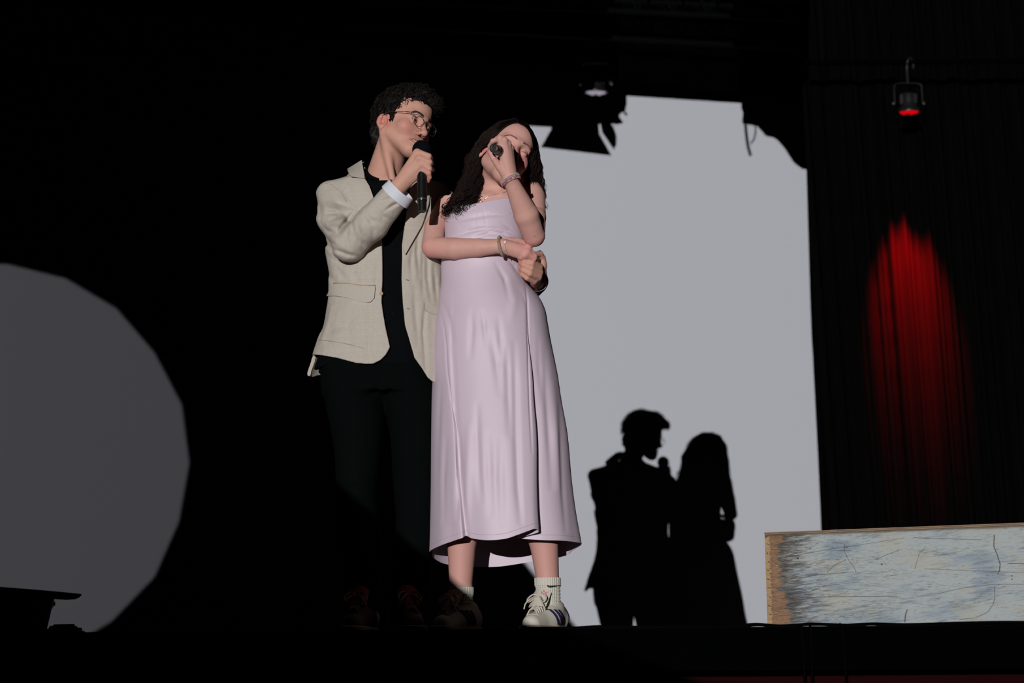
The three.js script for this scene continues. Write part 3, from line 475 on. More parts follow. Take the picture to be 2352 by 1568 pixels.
  const legs = [cone(G(818, 870, -0.19), G(818, 1130, -0.17), 0.068, 0.052), cone(G(818, 1130, -0.17), G(824, 1400, -0.17), 0.05, 0.036), cone(G(938, 870, -0.19), G(948, 1130, -0.17), 0.068, 0.052), cone(G(948, 1130, -0.17), G(934, 1400, -0.17), 0.05, 0.036)];
  const bodyF = (x, y, z) => {
    let d = head.sdf(x, y, z); d = smin(d, neck(x, y, z), 0.025); d = smin(d, sterno(x, y, z), 0.02); d = smin(d, trunk(x, y, z), 0.02); d = smin(d, armR(x, y, z), 0.012); d = smin(d, armL(x, y, z), 0.012);
    const r = handR.f(x, y, z), l = handL.f(x, y, z); d = smin(d, r, 0.008); d = smin(d, l, 0.008);
    for (const f of legs) d = smin(d, f(x, y, z), 0.02);
    return d;
  };
  const base = (x, y, z) => { const n = 0.04 * noise(x * 90, y * 90, z * 90) + 0.03 * noise(x * 30, y * 30, z * 30); let c = [0.56 * (1 + n), 0.298 * (1 + n), 0.222 * (1 + n)];
    for (const h of [handR, handL]) if (h.f(x, y, z) < 0.004) { for (const j of h.joints) { const q = (x - j.x) ** 2 + (y - j.y) ** 2 + (z - j.z) ** 2, k = 0.28 * Math.exp(-q / 0.00014); c = c.map((v, i) => lerp(v, [0.6, 0.22, 0.18][i], k)); } for (const j of h.tips) { const q = (x - j.x) ** 2 + (y - j.y) ** 2 + (z - j.z) ** 2, k = 0.45 * Math.exp(-q / 0.0003); c = c.map((v, i) => lerp(v, [0.58, 0.19, 0.15][i], k)); } } return c; };
  const color = head.color(base, { flush: [0.6, 0.19, 0.16], cheek: 0.38, ear: 0.75, lip: [0.42, 0.13, 0.12], lash: [0.05, 0.022, 0.018] });
  const hc = head.origin, pieces = [
    nets(bodyF, V(hc.x - 0.17, hc.y - 0.2, hc.z - 0.17), V(hc.x + 0.16, hc.y + 0.17, hc.z + 0.17), 0.0026, { color }),
    nets(bodyF, handR.box.min.clone().add(V(-0.02, -0.03, -0.01)), handR.box.max, 0.0024, { color }), nets(bodyF, handL.box.min.clone().add(V(0, -0.02, -0.01)), handL.box.max, 0.0024, { color }),
    nets(bodyF, V(hc.x - 0.36, 0.04, -0.4), V(hc.x + 0.5, hc.y - 0.16, 0.24), 0.011, { color }),
  ];
  part('body', merge(pieces), M.skinA, man);
  eyeParts(head, man, [0.18, -0.1, 1]); eyebrows(head, man, M.brow, 0.0205, 0.0095); teethPart(head, man);
  { const n = []; const add = (tip, prev, out, w) => n.push(nail(tip, prev, out, w)); add(Q(1227, 584, 0.092), Q(1240, 583, 0.068), V(0.1, 0.6, 0.7), 0.0092); part('fingernail', merge(n), mat([0.62, 0.36, 0.3], 0.3), man); }
  // ---- shirt
  const shirtTrunk = stack(torsoRows(14, 0.021).slice(1), yAt(415), yAt(846)), shirtF = (x, y, z) => { const d = shirtTrunk(x, y, z); if (Math.abs(d) > 0.03) return d; seen(x, y, z); const hem = 845 + 6 * Math.sin(qx / 14) - 10 * smooth(720, 760, qx) + 24 * smooth(860, 960, qx); return smax(d + 0.0022 * noise(x * 22, y * 10, z * 20), (qy - hem) * PX, 0.006); };
  const shirt = part('shirt', nets(shirtF, V(hc.x - 0.36, 0.6, -0.36 + DZ), V(hc.x + 0.32, hc.y - 0.09, 0.0 + DZ), 0.007), M.shirt, man);
  const collar = (r0, h) => sheet(60, 8, (u, v) => { const a = (u * 330 + 105) * Math.PI / 180, s = Math.sin(a), c = Math.cos(a), py = 384 + 25 * Math.max(0, s) - 12 * Math.max(0, -s) + 10 * c + v * h, q = P(884 + (r0 + 12 * v) * c, py, -0.205 + DZ + (0.062 + 0.02 * v) * s); return q; }, { thick: 0.0025 });
  part('collar', merge([collar(49, 34), collar(47, 10)]), M.shirt, shirt);
  for (const [px, py] of [[902, 560], [901, 640], [903, 720]]) { const p = cast(shirtF, px, py); part('button', lathe([[0, 0], [0.005, 0], [0.005, 0.0015], [0, 0.002]], 14).rotateX(Math.PI / 2).translate(p.x, p.y, p.z), M.stageBlack, shirt); }
  // ---- blazer
  const trunkJ = stack([...torsoRows(0, 0), ...rowsM([[340, 842, 926, -0.217, 0.058]], -0.15)], yAt(386), yAt(893));
  const slR = blend([cone(G(757, 446, -0.195), G(765, 505, -0.14), 0.047, 0.053), cone(G(765, 505, -0.14), G(799, 563, -0.05), 0.053, 0.055), cone(G(799, 563, -0.05), G(852, 514, 0.0), 0.0545, 0.0565), cone(G(852, 514, 0.0), G(930, 424, 0.052), 0.0565, 0.045)], 0.018);
  const slL = blend([cone(G(1000, 448, -0.21), LE, 0.05, 0.052), cone(LE, Q(1233, 644, -0.01), 0.05, 0.044)], 0.02);
  const cutR0 = G(908, 451, 0.04), cutRn = G(930, 424, 0.052).sub(G(852, 514, 0.0)).normalize(), cutL0 = Q(1231, 646, -0.02), cutLn = Q(1233, 644, 0.0).sub(LE).normalize();
  const E1 = table([[360, 831], [372, 833], [410, 840], [440, 853], [470, 862], [520, 873], [560, 878], [640, 879], [662, 878], [696, 877], [724, 881], [752, 886], [797, 896], [814, 887], [827, 874], [836, 856], [842, 800], [846, 700]]), E2 = table([[360, 935], [425, 944], [460, 938], [523, 928], [564, 923], [584, 923.5], [640, 922], [696, 925], [747, 930], [780, 940], [822, 952], [847, 970], [867, 982], [878, 995], [884, 1050]]);
  const hemF = table([[690, 842], [704, 834], [718, 815], [732, 815], [774, 822], [819, 834], [858, 837], [900, 860], [985, 872], [995, 878], [1050, 884]]);
  const cr = creases([
    [0.009, 6, [819, 481], [801, 503], [786, 520], [778, 537]], [0.005, 6, [731, 491], [770, 488], [803, 494]], [0.0045, 4, [757, 505], [776, 498], [795, 496]], [0.005, 5, [768, 466], [795, 472], [822, 483]], [0.006, 4, [784, 447], [802, 464], [822, 486]], [0.004, 4, [797, 440], [812, 462], [826, 484]], [0.004, 6, [768, 424], [782, 440], [796, 466]],
    [0.004, 6, [752, 562], [778, 577], [806, 586]], [0.004, 5, [775, 573], [798, 584], [822, 588]], [0.006, 5, [729, 515], [743, 552], [764, 575]], [0.0035, 5, [822, 512], [826, 533], [824, 556]], [0.0055, 4, [884, 484], [902, 472], [920, 463]], [0.004, 5, [868, 466], [888, 458], [905, 452]], [0.003, 6, [846, 498], [858, 528], [856, 556]], [0.0035, 5, [800, 528], [796, 550], [804, 572]], [-0.004, 7, [742, 470], [760, 480], [786, 484]],
    [0.004, 6, [744, 596], [752, 625], [768, 648]], [0.0035, 8, [806, 620], [818, 640], [822, 652]], [0.003, 8, [852, 640], [850, 690], [856, 760]], [0.003, 10, [770, 700], [760, 750], [752, 800]], [0.004, 9, [846, 720], [850, 780], [842, 826]], [0.003, 8, [806, 710], [800, 760], [806, 820]], [0.004, 5, [948, 560], [944, 600], [946, 650]], [0.005, 5, [962, 520], [958, 580], [964, 640]], [0.005, 6, [984, 500], [980, 560], [982, 640], [990, 690]], [0.004, 5.5, [996, 610], [1000, 660], [1004, 700]], [0.004, 5, [972, 560], [970, 610], [972, 680]], [0.005, 5, [978, 690], [972, 760], [978, 860]], [0.004, 6, [952, 660], [954, 720], [962, 800]],
    [0.004, 6, [726, 452], [736, 476], [738, 510]], [0.004, 5, [733, 508], [752, 530], [774, 540]], [0.004, 5, [740, 530], [758, 556], [776, 566]], [-0.004, 7, [742, 516], [764, 522], [784, 520]], [0.004, 6, [812, 540], [832, 560], [836, 576]], [0.004, 6, [838, 488], [852, 506], [878, 512]], [0.0035, 6, [862, 478], [880, 498], [898, 504]], [0.003, 5, [806, 506], [812, 530], [806, 556]],
    [0.004, 6, [760, 590], [786, 606], [812, 604]], [0.003, 7, [770, 606], [782, 628], [800, 644]], [0.004, 6, [866, 600], [864, 650], [866, 700]], [0.003, 8, [744, 760], [790, 748], [840, 752]],
    [0.004, 4, [756, 700], [744, 745], [730, 790]], [0.004, 5, [838, 404], [850, 420], [855, 445]],
  ]);
  const jacketF = (x, y, z) => {
    let d = trunkJ(x, y, z), a = slR(x, y, z), b = slL(x, y, z);
    const ca = (x - cutR0.x) * cutRn.x + (y - cutR0.y) * cutRn.y + (z - cutR0.z) * cutRn.z, cb = (x - cutL0.x) * cutLn.x + (y - cutL0.y) * cutLn.y + (z - cutL0.z) * cutLn.z;
    if (Math.min(d, a, b) > 0.06) return Math.min(d, a, b);
    seen(x, y, z); const px = qx, py = qy, front = z > -0.2 + DZ;
    const dent = (z > -0.24 + DZ ? 1.6 * cr(px, py) : 0) + 0.0016 * noise(x * 26, y * 18, z * 26) + 0.0008 * noise(x * 70, y * 50, z * 70);
    d += dent; a += dent; b += dent; const inner = d + 0.012;
    // trunk: a shell with the open front and the cut hem
    d = smax(d, -inner, 0.002);
    if (front) { const o = Math.min(px - E1(py)[1], E2(py)[1] - px) * PX; d = smax(d, o, 0.003); d = smax(d, (py - hemF(px)[1]) * PX, 0.003); } else d = smax(d, (py - (862 - 8 * Math.sin(px / 9) * smooth(740, 700, px))) * PX, 0.003);
    const s = smax(smax(a, ca, 0.004), -Math.max(a + 0.013, -ca - 0.03), 0.002), t = smax(smax(b, cb, 0.004), -Math.max(b + 0.007, -cb - 0.05), 0.002);
    d = smin(d, s, 0.016); d = smin(d, t, 0.016);
    return d;
  };
  const solidJ = (x, y, z) => smin(trunkJ(x, y, z), slR(x, y, z), 0.016);
  const jb = [V(P(690, 600, -0.15).x, P(800, 890, 0.1).y, -0.37 + DZ), V(P(1052, 600, 0).x, P(800, 362, -0.05).y, 0.13 + DZ)];
  const jacket = part('blazer', merge([nets(jacketF, jb[0], jb[1], 0.0042), nets(jacketF, V(jb[1].x - 0.01, P(900, 720, -0.1).y, -0.46), V(P(1275, 600, 0).x, P(900, 420, -0.2).y, 0.06), 0.0055)]), M.linen, man);
  const cuff = (c0, dir, r, len, flare = -0.07) => { const q = new THREE.Quaternion().setFromUnitVectors(V(0, 1, 0), dir), k = rng(3); return sheet(44, 8, (u, v) => { const a = u * 2 * Math.PI, w = 1 + 0.04 * Math.sin(a * 2 + 1) + 0.02 * Math.sin(a * 5); return V(Math.cos(a) * r * w * (1 + flare * v), v * len, Math.sin(a) * r * w * (1 + flare * v)).applyQuaternion(q).add(c0); }, { closed: true, thick: 0.004 }); };
  part('cuff', cuff(G(906, 453, 0.038), cutRn, 0.0495, 0.035), M.lining, jacket, 'pale turned back cuff of the raised sleeve');
  part('cuff', cuff(Q(1227, 650, -0.045), cutLn, 0.0335, 0.042, 0.02), M.lining, jacket, 'pale cuff at the waist of the other person');
  part('collar', sheet(70, 8, (u, v) => { const a = lerp(152, 385, u) * Math.PI / 180, c = Math.cos(a), n = Math.sin(a), end = smooth(0.1, 0, u) + smooth(0.9, 1, u), r = 52 + 36 * v * (1 - 0.2 * end), py = 374 + 20 * Math.max(0, n) - 9 * Math.max(0, -n) + 9 * (1 + c) + (v * 24 + 6 * v * v) * (1 - 0.1 * end); return P(884 + r * c, py, -0.208 + DZ + (0.066 + 0.036 * v) * n); }, { thick: 0.007, uvScale: [0.5, 0.06] }), M.linen, jacket);
  { const zc = (x, y) => cast(trunkJ, x, y).z, C = [808, 407, zc(808, 407) + 0.016], D = [838, 411, zc(838, 411) + 0.016], A = [800, 390, -0.2 + DZ], B = [832, 370, -0.19 + DZ];
    part('collar', sheet(16, 12, (u, v) => { const m = [0, 1, 2].map((k) => lerp(lerp(A[k], B[k], u), lerp(C[k], D[k], u), v)); return P(m[0] - 3 * Math.sin(Math.PI * v) * (1 - u), m[1], m[2] + 0.016 * Math.sin(Math.PI * v) * (0.4 + 0.6 * (1 - u))); }, { thick: 0.005, uvScale: [0.06, 0.06] }), M.linen, jacket); }
  part('lapel', patch(trunkJ, [[804, 413], [808, 433], [815, 456], [825, 487]], [[839, 416], [848, 430], [857, 452], [862, 478]], { lift: 0.007, thick: 0.005, bulge: 0.005 }), M.linen, jacket);
  part('lapel', patch(trunkJ, [[944, 430], [937, 470], [929, 520], [925, 575]], [[984, 432], [981, 470], [966, 520], [930, 585]], { lift: 0.007, thick: 0.005, bulge: 0.005 }), M.linen, jacket);
  part('pocket_flap', patch(solidJ, [[766, 652], [800, 653], [830, 657], [862, 658]], [[752, 680], [775, 680], [800, 684], [822, 692], [838, 695], [852, 693], [860, 684]], { nu: 16, nv: 34, lift: 0.004, thick: 0.004 }), M.linen, jacket);
  part('pocket_trim', seam(solidJ, [[765, 649.5], [795, 650], [830, 655], [863, 655]], 0.0015, 0.0005), mat([0.42, 0.31, 0.17], 0.85), jacket, 'tan trim above the pocket flap');
  part('pocket_flap', patch(solidJ, [[975, 695], [985, 700], [996, 703], [1008, 704]], [[976, 712], [986, 718], [998, 722], [1008, 722]], { lift: 0.003, thick: 0.003 }), M.linen, jacket);
  for (const g of [seam(solidJ, [[733, 780], [765, 784], [800, 790], [836, 800]], 0.0008), seam(solidJ, [[748, 421], [762, 424], [780, 438], [796, 462]], 0.0007)]) part('seam', g, M.stitch, jacket);
  for (const l of [[[933, 642], [939, 644]], [[934, 708], [941, 710]]]) part('buttonhole', seam(solidJ, l, 0.0013, 0.0004, 8), mat([0.05, 0.04, 0.03], 0.9), jacket);
  { const p = cast(jacketF, 876, 674); part('button', lathe([[0, 0], [0.0058, 0], [0.0064, 0.0015], [0.0045, 0.0026], [0, 0.002]], 20).rotateX(Math.PI / 2).translate(p.x, p.y, p.z), M.buttonTan, jacket); }
  // ---- trousers
  const hips = stack(rowsM([[815, 736, 1000, -0.19, 0.125], [850, 734, 1004, -0.19, 0.13], [900, 738, 1004, -0.19, 0.128], [960, 742, 1006, -0.19, 0.11]], -0.15), yAt(815), yAt(905));
  const legA = stack(rowsM([[840, 740, 884, -0.19, 0.118], [880, 738, 881, -0.19, 0.115], [950, 748, 879, -0.185, 0.102], [1015, 761, 873, -0.18, 0.09], [1080, 766, 866, -0.175, 0.082], [1135, 769, 860, -0.17, 0.078], [1180, 769, 866, -0.17, 0.08], [1255, 772, 875, -0.17, 0.085], [1300, 776, 873, -0.17, 0.082], [1345, 779, 867, -0.17, 0.078], [1372, 776, 876, -0.16, 0.085], [1410, 778, 874, -0.15, 0.09]], -0.1), yAt(830), yAt(1404));
  const legB = stack(rowsM([[840, 868, 1000, -0.19, 0.118], [880, 872, 1002, -0.19, 0.115], [950, 884, 1005, -0.185, 0.102], [1015, 894, 1003, -0.18, 0.09], [1080, 899, 1001, -0.175, 0.082], [1135, 902, 998, -0.17, 0.078], [1180, 905, 996, -0.17, 0.08], [1255, 903, 992, -0.17, 0.083], [1330, 890, 988, -0.17, 0.082], [1372, 886, 985, -0.16, 0.086], [1410, 889, 981, -0.15, 0.09]], -0.1), yAt(830), yAt(1404));
  const trc = creases([[0.006, 6, [780, 1130], [820, 1115], [852, 1135]], [0.006, 6, [790, 1180], [830, 1165], [860, 1190]], [0.005, 6, [775, 1240], [810, 1225], [850, 1250]], [0.006, 7, [785, 1330], [820, 1345], [860, 1335]], [0.006, 7, [905, 1140], [950, 1120], [990, 1140]], [0.006, 6, [910, 1190], [950, 1180], [985, 1200]], [0.006, 7, [895, 1335], [930, 1350], [975, 1340]], [0.006, 8, [876, 862], [862, 900], [830, 920]], [0.006, 8, [884, 862], [900, 905], [930, 925]], [-0.003, 5, [812, 900], [818, 1000], [822, 1110]], [0.003, 6, [842, 940], [846, 1000], [840, 1090]]]);
  const trF = (x, y, z) => { let d = smin(smin(hips(x, y, z), legA(x, y, z), 0.02), legB(x, y, z), 0.006); if (Math.abs(d) < 0.03) { seen(x, y, z); d += trc(qx, qy) + 0.0025 * noise(x * 14, y * 9, z * 14); } return d; };
  const tr = part('trousers', nets(trF, V(P(722, 900, -0.05).x, 0.05, -0.34 + DZ), V(P(1014, 900, -0.0).x, yAt(810), -0.02 + DZ), 0.0065), M.trousers, man);
  for (const g of [seam(trF, [[760, 862], [775, 880], [800, 892]], 0.001), seam(trF, [[880, 870], [879, 900], [876, 925]], 0.001)]) part('seam', g, M.stageBlack, tr);
  // ---- hair
  const yl = table([[-0.14, -0.085], [-0.09, -0.085], [-0.055, -0.07], [-0.04, 0.008], [-0.004, 0.012], [0.002, -0.03], [0.016, -0.03], [0.022, 0.0], [0.034, 0.03], [0.055, 0.058], [0.075, 0.066], [0.12, 0.07]]);
  const capE = ellip(V(0, 0.048, -0.026), 0.0825, 0.088, 0.104), topE = ellip(V(0.008, 0.09, 0.025), 0.07, 0.045, 0.078), quiff = ellip(V(0.032, 0.076, 0.082), 0.03, 0.025, 0.022), burn = [-1, 1].map((e) => ellip(V(e * 0.0665, -0.004, 0.013), 0.0055, 0.032, 0.0095, new THREE.Euler(-0.25, 0, 0))), nape = ellip(V(0, -0.025, -0.076), 0.056, 0.056, 0.034);
  const hairL = (x, y, z) => { let d = smin(smin(smin(smin(capE(x, y, z), topE(x, y, z), 0.02), quiff(x, y, z), 0.015), Math.min(burn[0](x, y, z), burn[1](x, y, z)), 0.01), nape(x, y, z), 0.015); if (d > 0.04) return d; d += 0.0055 * noise(x * 75, y * 75, z * 75) + 0.004 * noise(x * 150 + 9, y * 150, z * 150); return smax(d, yl(z)[1] - y + 0.007 * noise(x * 80, 3.3, z * 80), 0.006); };
  const hair = [nets(hairL, V(-0.1, -0.085, -0.15), V(0.1, 0.165, 0.13), 0.0035)], r = rng(77);
  for (let i = 0; i < 1500; i++) {
    const a = r() * 2 * Math.PI, h = r() < 0.62 ? lerp(0.35, 1, Math.sqrt(r())) : lerp(-0.4, 0.5, r()), q = Math.sqrt(1 - h * h); let p = V(q * Math.cos(a) * 0.09, 0.05 + h * 0.105, -0.01 + q * Math.sin(a) * 0.115);
    if (i % 5 === 0) p = V(0.02 + 0.03 * (r() - 0.3), 0.085 + 0.035 * (r() - 0.5), 0.1 + 0.012 * r());
    for (let k = 0; k < 12; k++) p.addScaledVector(grad(hairL, p, 0.006), -hairL(p.x, p.y, p.z) * 0.8);
    if (p.y < yl(p.z)[1] + 0.006) continue;
    const n = grad(hairL, p, 0.01), t = V(r() - 0.5, -0.2 - 0.6 * r(), r() - 0.3).cross(n).normalize().cross(n).multiplyScalar(r() < 0.5 ? 1 : -1), s = n.clone().cross(t), R = 0.0045 + 0.006 * r(), turns = 0.8 + 0.9 * r(), L = 0.018 + 0.02 * r(), ph = r() * 6.3, pts = [];
    for (let k = 0; k <= 10; k++) { const u = k / 10, w = ph + u * turns * 2 * Math.PI; pts.push(p.clone().addScaledVector(t, (u - 0.5) * L).addScaledVector(n, 0.001 + R * 0.75 * (1 + Math.sin(w)) * (0.4 + 0.6 * u)).addScaledVector(s, R * Math.cos(w))); }
    const w0 = 0.0007 + 0.0007 * r(); hair.push(tube(pts, (u) => w0 * (0.35 + Math.sin(Math.PI * Math.min(u + 0.12, 1)) * 0.7), 14, 5));
  }
  part('hair', merge(hair).applyMatrix4(head.matrix), M.hairDark, man, 'short dark curly hair');
  // ---- glasses
  const gl = [], rim = (s) => { const pts = []; for (let i = 0; i < 28; i++) { const a = i / 28 * 2 * Math.PI, c = Math.cos(a), e = Math.sin(a); pts.push(V(s * 0.0325 + 0.0225 * c, -0.0045 + 0.0195 * e * (e > 0 ? 0.9 : 1.04), 0.1015 - 0.006 * ((s * 0.0325 + 0.0225 * c) / 0.055) ** 2 + 0.0015)); } return pts; };
  for (const s of [-1, 1]) { gl.push(tube(rim(s), 0.00085, 64, 7, true)); gl.push(tube([V(s * 0.0545, 0.004, 0.099), V(s * 0.066, 0.008, 0.088), V(s * 0.0755, 0.0125, 0.04), V(s * 0.079, 0.0125, -0.004), V(s * 0.079, 0.004, -0.022)], 0.0009, 30, 7)); gl.push(tube([V(s * 0.0545, 0.0055, 0.099), V(s * 0.062, 0.0105, 0.092), V(s * 0.069, 0.0125, 0.07)], 0.0007, 14, 6)); gl.push(tube([V(s * 0.012, -0.007, 0.101), V(s * 0.0105, -0.009, 0.096), V(s * 0.0095, -0.012, 0.093)], 0.0006, 8, 5)); }
  gl.push(tube([V(-0.0105, 0.001, 0.1025), V(-0.004, 0.0045, 0.1045), V(0.004, 0.0045, 0.1045), V(0.0105, 0.001, 0.1025)], 0.001, 14, 7));
  const glasses = part('glasses', merge(gl).applyMatrix4(head.matrix), M.wire, man, 'thin wire framed round glasses');
  for (const s of [-1, 1]) { const pts = rim(s), c = V(s * 0.0325, -0.0045, 0.1025); part('lens', sheet(28, 4, (u, v) => pts[Math.round(u * 28) % 28].clone().lerp(c, v), { closed: true }).applyMatrix4(head.matrix), M.lens, glasses); }
  for (const s of [-1, 1]) part('nose_pad', ellipGeo(0.0016, 0.0035, 0.002).translate(s * 0.0095, -0.0125, 0.0925).applyMatrix4(head.matrix), M.lens, glasses);
  globalThis.manHead = head;
}

// ---- a shoe: toe along +z of its own axes, ankle over the origin
function makeShoe(parent, at, turn, side, c, s = 1) {
  const m = new THREE.Matrix4().makeRotationY(turn).scale(V(s, s, s)).setPosition(at), put = (g) => g.applyMatrix4(m);
  const up = blend([cone(V(0, 0.052, -0.055), V(0, 0.05, 0.02), 0.036, 0.042), cone(V(0, 0.05, 0.02), V(0.004, 0.03, 0.125), 0.041, 0.031), cone(V(0, 0.052, -0.05), V(0, 0.085, -0.03), 0.034, 0.034), cone(V(0, 0.06, 0.0), V(0, 0.088, -0.012), 0.036, 0.032)], 0.03), open = cone(V(0, 0.1, -0.03), V(0, 0.2, -0.03), 0.03, 0.04);
  const f = (x, y, z) => smax(smax(up(x, y, z), 0.022 - y, 0.004), -open(x, y, z), 0.006);
  const shoe = part('shoe', put(nets(f, V(-0.06, 0.01, -0.11), V(0.06, 0.14, 0.19), 0.0035)), c.upper, parent);
  const soleOut = blend([cone(V(0, 0.02, -0.055), V(0, 0.02, 0.02), 0.041, 0.041), cone(V(0, 0.02, 0.02), V(0.004, 0.02, 0.13), 0.043, 0.04)], 0.02);
  part('sole', put(nets((x, y, z) => smax(smax(soleOut(x, 0.02, z) + (y < 0.006 ? 0.003 : 0), y - 0.026, 0.003), -y, 0.003), V(-0.06, -0.01, -0.12), V(0.06, 0.04, 0.19), 0.004)), c.sole, shoe);
  const hit = (o, d) => { const p = o.clone(); for (let i = 0; i < 90; i++) { const v = f(p.x, p.y, p.z); if (v < 0.0004 || p.y < 0) break; p.addScaledVector(d, Math.min(v * 0.6, 0.02)); } return p; };
  const top = (x, z) => hit(V(x, 0.2, z), V(0, -1, 0)), sideHit = (e, y, z) => hit(V(e * 0.12, y, z), V(-e, 0, 0));
  // tongue
  const tongueAt = (u, v) => { const w = 0.0285 * Math.min(1, Math.sqrt(v * 5 + 0.22)), x = (u - 0.5) * 2 * w, z = lerp(0.043, 0.088, v) - x * x * 14, y = lerp(0.146, 0.088, Math.pow(v, 0.9)) - x * x * 6; const t = top(x, z); return V(x, Math.max(y, v > 0.6 ? t.y + 0.004 : y), z); };
  part('tongue', put(sheet(14, 20, tongueAt, { thick: 0.006 })), c.tongue, shoe);
  if (c.logo) { const g = []; for (const [du, dv, a, l] of [[0, -0.09, 0, 0.075], [-0.1, -0.03, -0.85, 0.065], [0.1, -0.03, 0.85, 0.065]]) g.push(sheet(8, 8, (u, v) => { const b = u * 2 * Math.PI, rr = v * l, X = rr * 0.45 * Math.cos(b), Y = rr * Math.sin(b), cx = 0.72 + (du + X * Math.cos(a) - Y * Math.sin(a)) * 1.25, cy = 0.24 + dv + X * Math.sin(a) + Y * Math.cos(a); return tongueAt(cx, Math.max(cy, 0.01)).add(V(0, 0.0035, 0.0075)); }, { closed: true })); for (const k of [0, 1]) g.push(sheet(6, 2, (u, v) => tongueAt(lerp(0.56, 0.88, u), 0.26 + k * 0.035 + v * 0.015).add(V(0, 0.0035, 0.0075)))); part('logo_mark', put(merge(g)), c.logo, shoe, 'pink emblem on the tongue'); }
  // laces: rows across the tongue and a bow
  const lace = [], eyelet = []; for (let i = 0; i < 5; i++) { const z = lerp(0.058, 0.102, i / 4), k = 0.024 - 0.001 * i, hgt = top(0, z).y; for (const e of [-1, 1]) { const p = top(e * k, z), q = top(-e * k, z + 0.014); lace.push(tube([p.clone().add(V(0, 0.001, 0)), V(e * 0.008, hgt + 0.02 - 0.0025 * i, z + 0.004), V(-e * 0.008, hgt + 0.018 - 0.0025 * i, z + 0.01), q.add(V(0, 0.001, 0))], 0.0026, 16, 6)); eyelet.push(ellipGeo(0.0022, 0.001, 0.0022).translate(p.x, p.y + 0.0006, p.z)); } }
  for (const e of [-1, 1]) { const z = 0.06, y = top(0, z).y + 0.034; lace.push(tube([V(0, y, z), V(e * 0.018, y + 0.008, z + 0.006), V(e * 0.034, y - 0.006, z + 0.02), V(e * 0.03, y - 0.018, z + 0.03), V(e * 0.01, y - 0.004, z + 0.012), V(0, y, z)], 0.0027, 30, 6), tube([V(0, y, z), V(e * 0.012, y - 0.002, z + 0.022), V(e * 0.03, y - 0.022, z + 0.042), V(e * 0.038, y - 0.04, z + 0.04)], 0.0025, 20, 6)); }
  part('laces', put(merge(lace)), c.lace, shoe); part('eyelet', put(merge(eyelet)), M.ink, shoe).userData.kind = 'stuff';
  // overlays: toe cap, heel patch, three side bands
  if (c.band) {
    for (const e of [-1, 1]) for (let i = 0; i < 3; i++) part('stripe', put(sheet(4, 14, (u, v) => { const y = lerp(0.03, 0.078, v), z = lerp(-0.016 + i * 0.02, 0.018 + i * 0.018, v) + (u - 0.5) * 0.0095, p = sideHit(e, y, z); return p.add(V(e * 0.0016, 0, 0)); }, { thick: 0.002 })), c.band, shoe);
    part('collar_piping', put(tube([...Array(22)].map((_, i) => { const a = i / 22 * 2 * Math.PI; return V(0.033 * Math.sin(a), 0.101 + 0.008 * Math.cos(a), -0.03 + 0.036 * Math.cos(a)); }), 0.0028, 44, 6, true)), c.band, shoe);
    part('toe_overlay', put(tube([...Array(12)].map((_, i) => { const a = (i / 11 - 0.5) * 2.6; return top(0.027 * Math.sin(a), 0.1 + 0.03 * Math.cos(a)).add(V(0, 0.0005, 0)); }), 0.0018, 30, 5)), c.lace, shoe);
    part('heel_patch', put(sheet(12, 8, (u, v) => { const a = lerp(-1.1, 1.1, u), y = lerp(0.1, 0.045, v), d = V(Math.sin(a), 0, -Math.cos(a)); return hit(V(0, y, -0.05).addScaledVector(d, 0.1), d.clone().negate()).addScaledVector(d, 0.002); }, { thick: 0.002 })), c.heel ?? c.band, shoe);
  }
  return { shoe, put, m };
}
makeShoe(man, V(footX(830, 0), 0, -0.01), -0.15, 1, { upper: M.shoeBrown, sole: M.gum, tongue: M.shoeRed, lace: mat([0.3, 0.2, 0.1], 0.8) }, 1.1);
makeShoe(man, V(footX(928, 0), 0, -0.01), 0.25, 1, { upper: M.shoeBrown, sole: M.gum, tongue: M.shoeRed, lace: mat([0.3, 0.2, 0.1], 0.8) }, 1.1);
// ---- the man's microphone
function microphone(label, headAt, tailAt, clip) {
  const d = headAt.clone().sub(tailAt), L = d.length(); d.normalize(); const q = new THREE.Quaternion().setFromUnitVectors(V(0, 1, 0), d), put = (g) => g.applyQuaternion(q).translate(tailAt.x, tailAt.y, tailAt.z), t = thing('microphone', label, 'microphone', tailAt.clone());
  part('handle', put(lathe([[0, 0.0005], [0.0135, 0], [0.015, 0.0015], [0.0152, 0.034], [0.0165, 0.036], [0.0168, 0.0385], [0.0168, L * 0.5], [0.0185, L * 0.68], [0.0215, L - 0.034], [0.0215, L - 0.028], [0, L - 0.028]], 36)), M.micBody, t);
  part('band', put(lathe([[0.0166, 0.0395], [0.0172, 0.0397], [0.0172, 0.0418], [0.0166, 0.042]], 36)), M.steel, t);
  part('base_ring', put(lathe([[0.0085, -0.0006], [0.0115, -0.0012], [0.0137, 0.0002], [0.0137, 0.0014]], 36)), M.blackMetal, t);
  part('foam_head', put(nets((x, y, z) => { const r = Math.hypot(x, y * 0.94, z); return r - 0.0325 + 0.0005 * noise(x * 500, y * 500, z * 500); }, V(-0.04, -0.04, -0.04), V(0.04, 0.044, 0.04), 0.003).translate(0, L, 0)), M.micFoam, t);
  return t;
}
microphone('black wireless microphone with a foam head held upright by the person in the beige blazer', G(969, 345, 0.05), G(969.5, 485, 0.088));
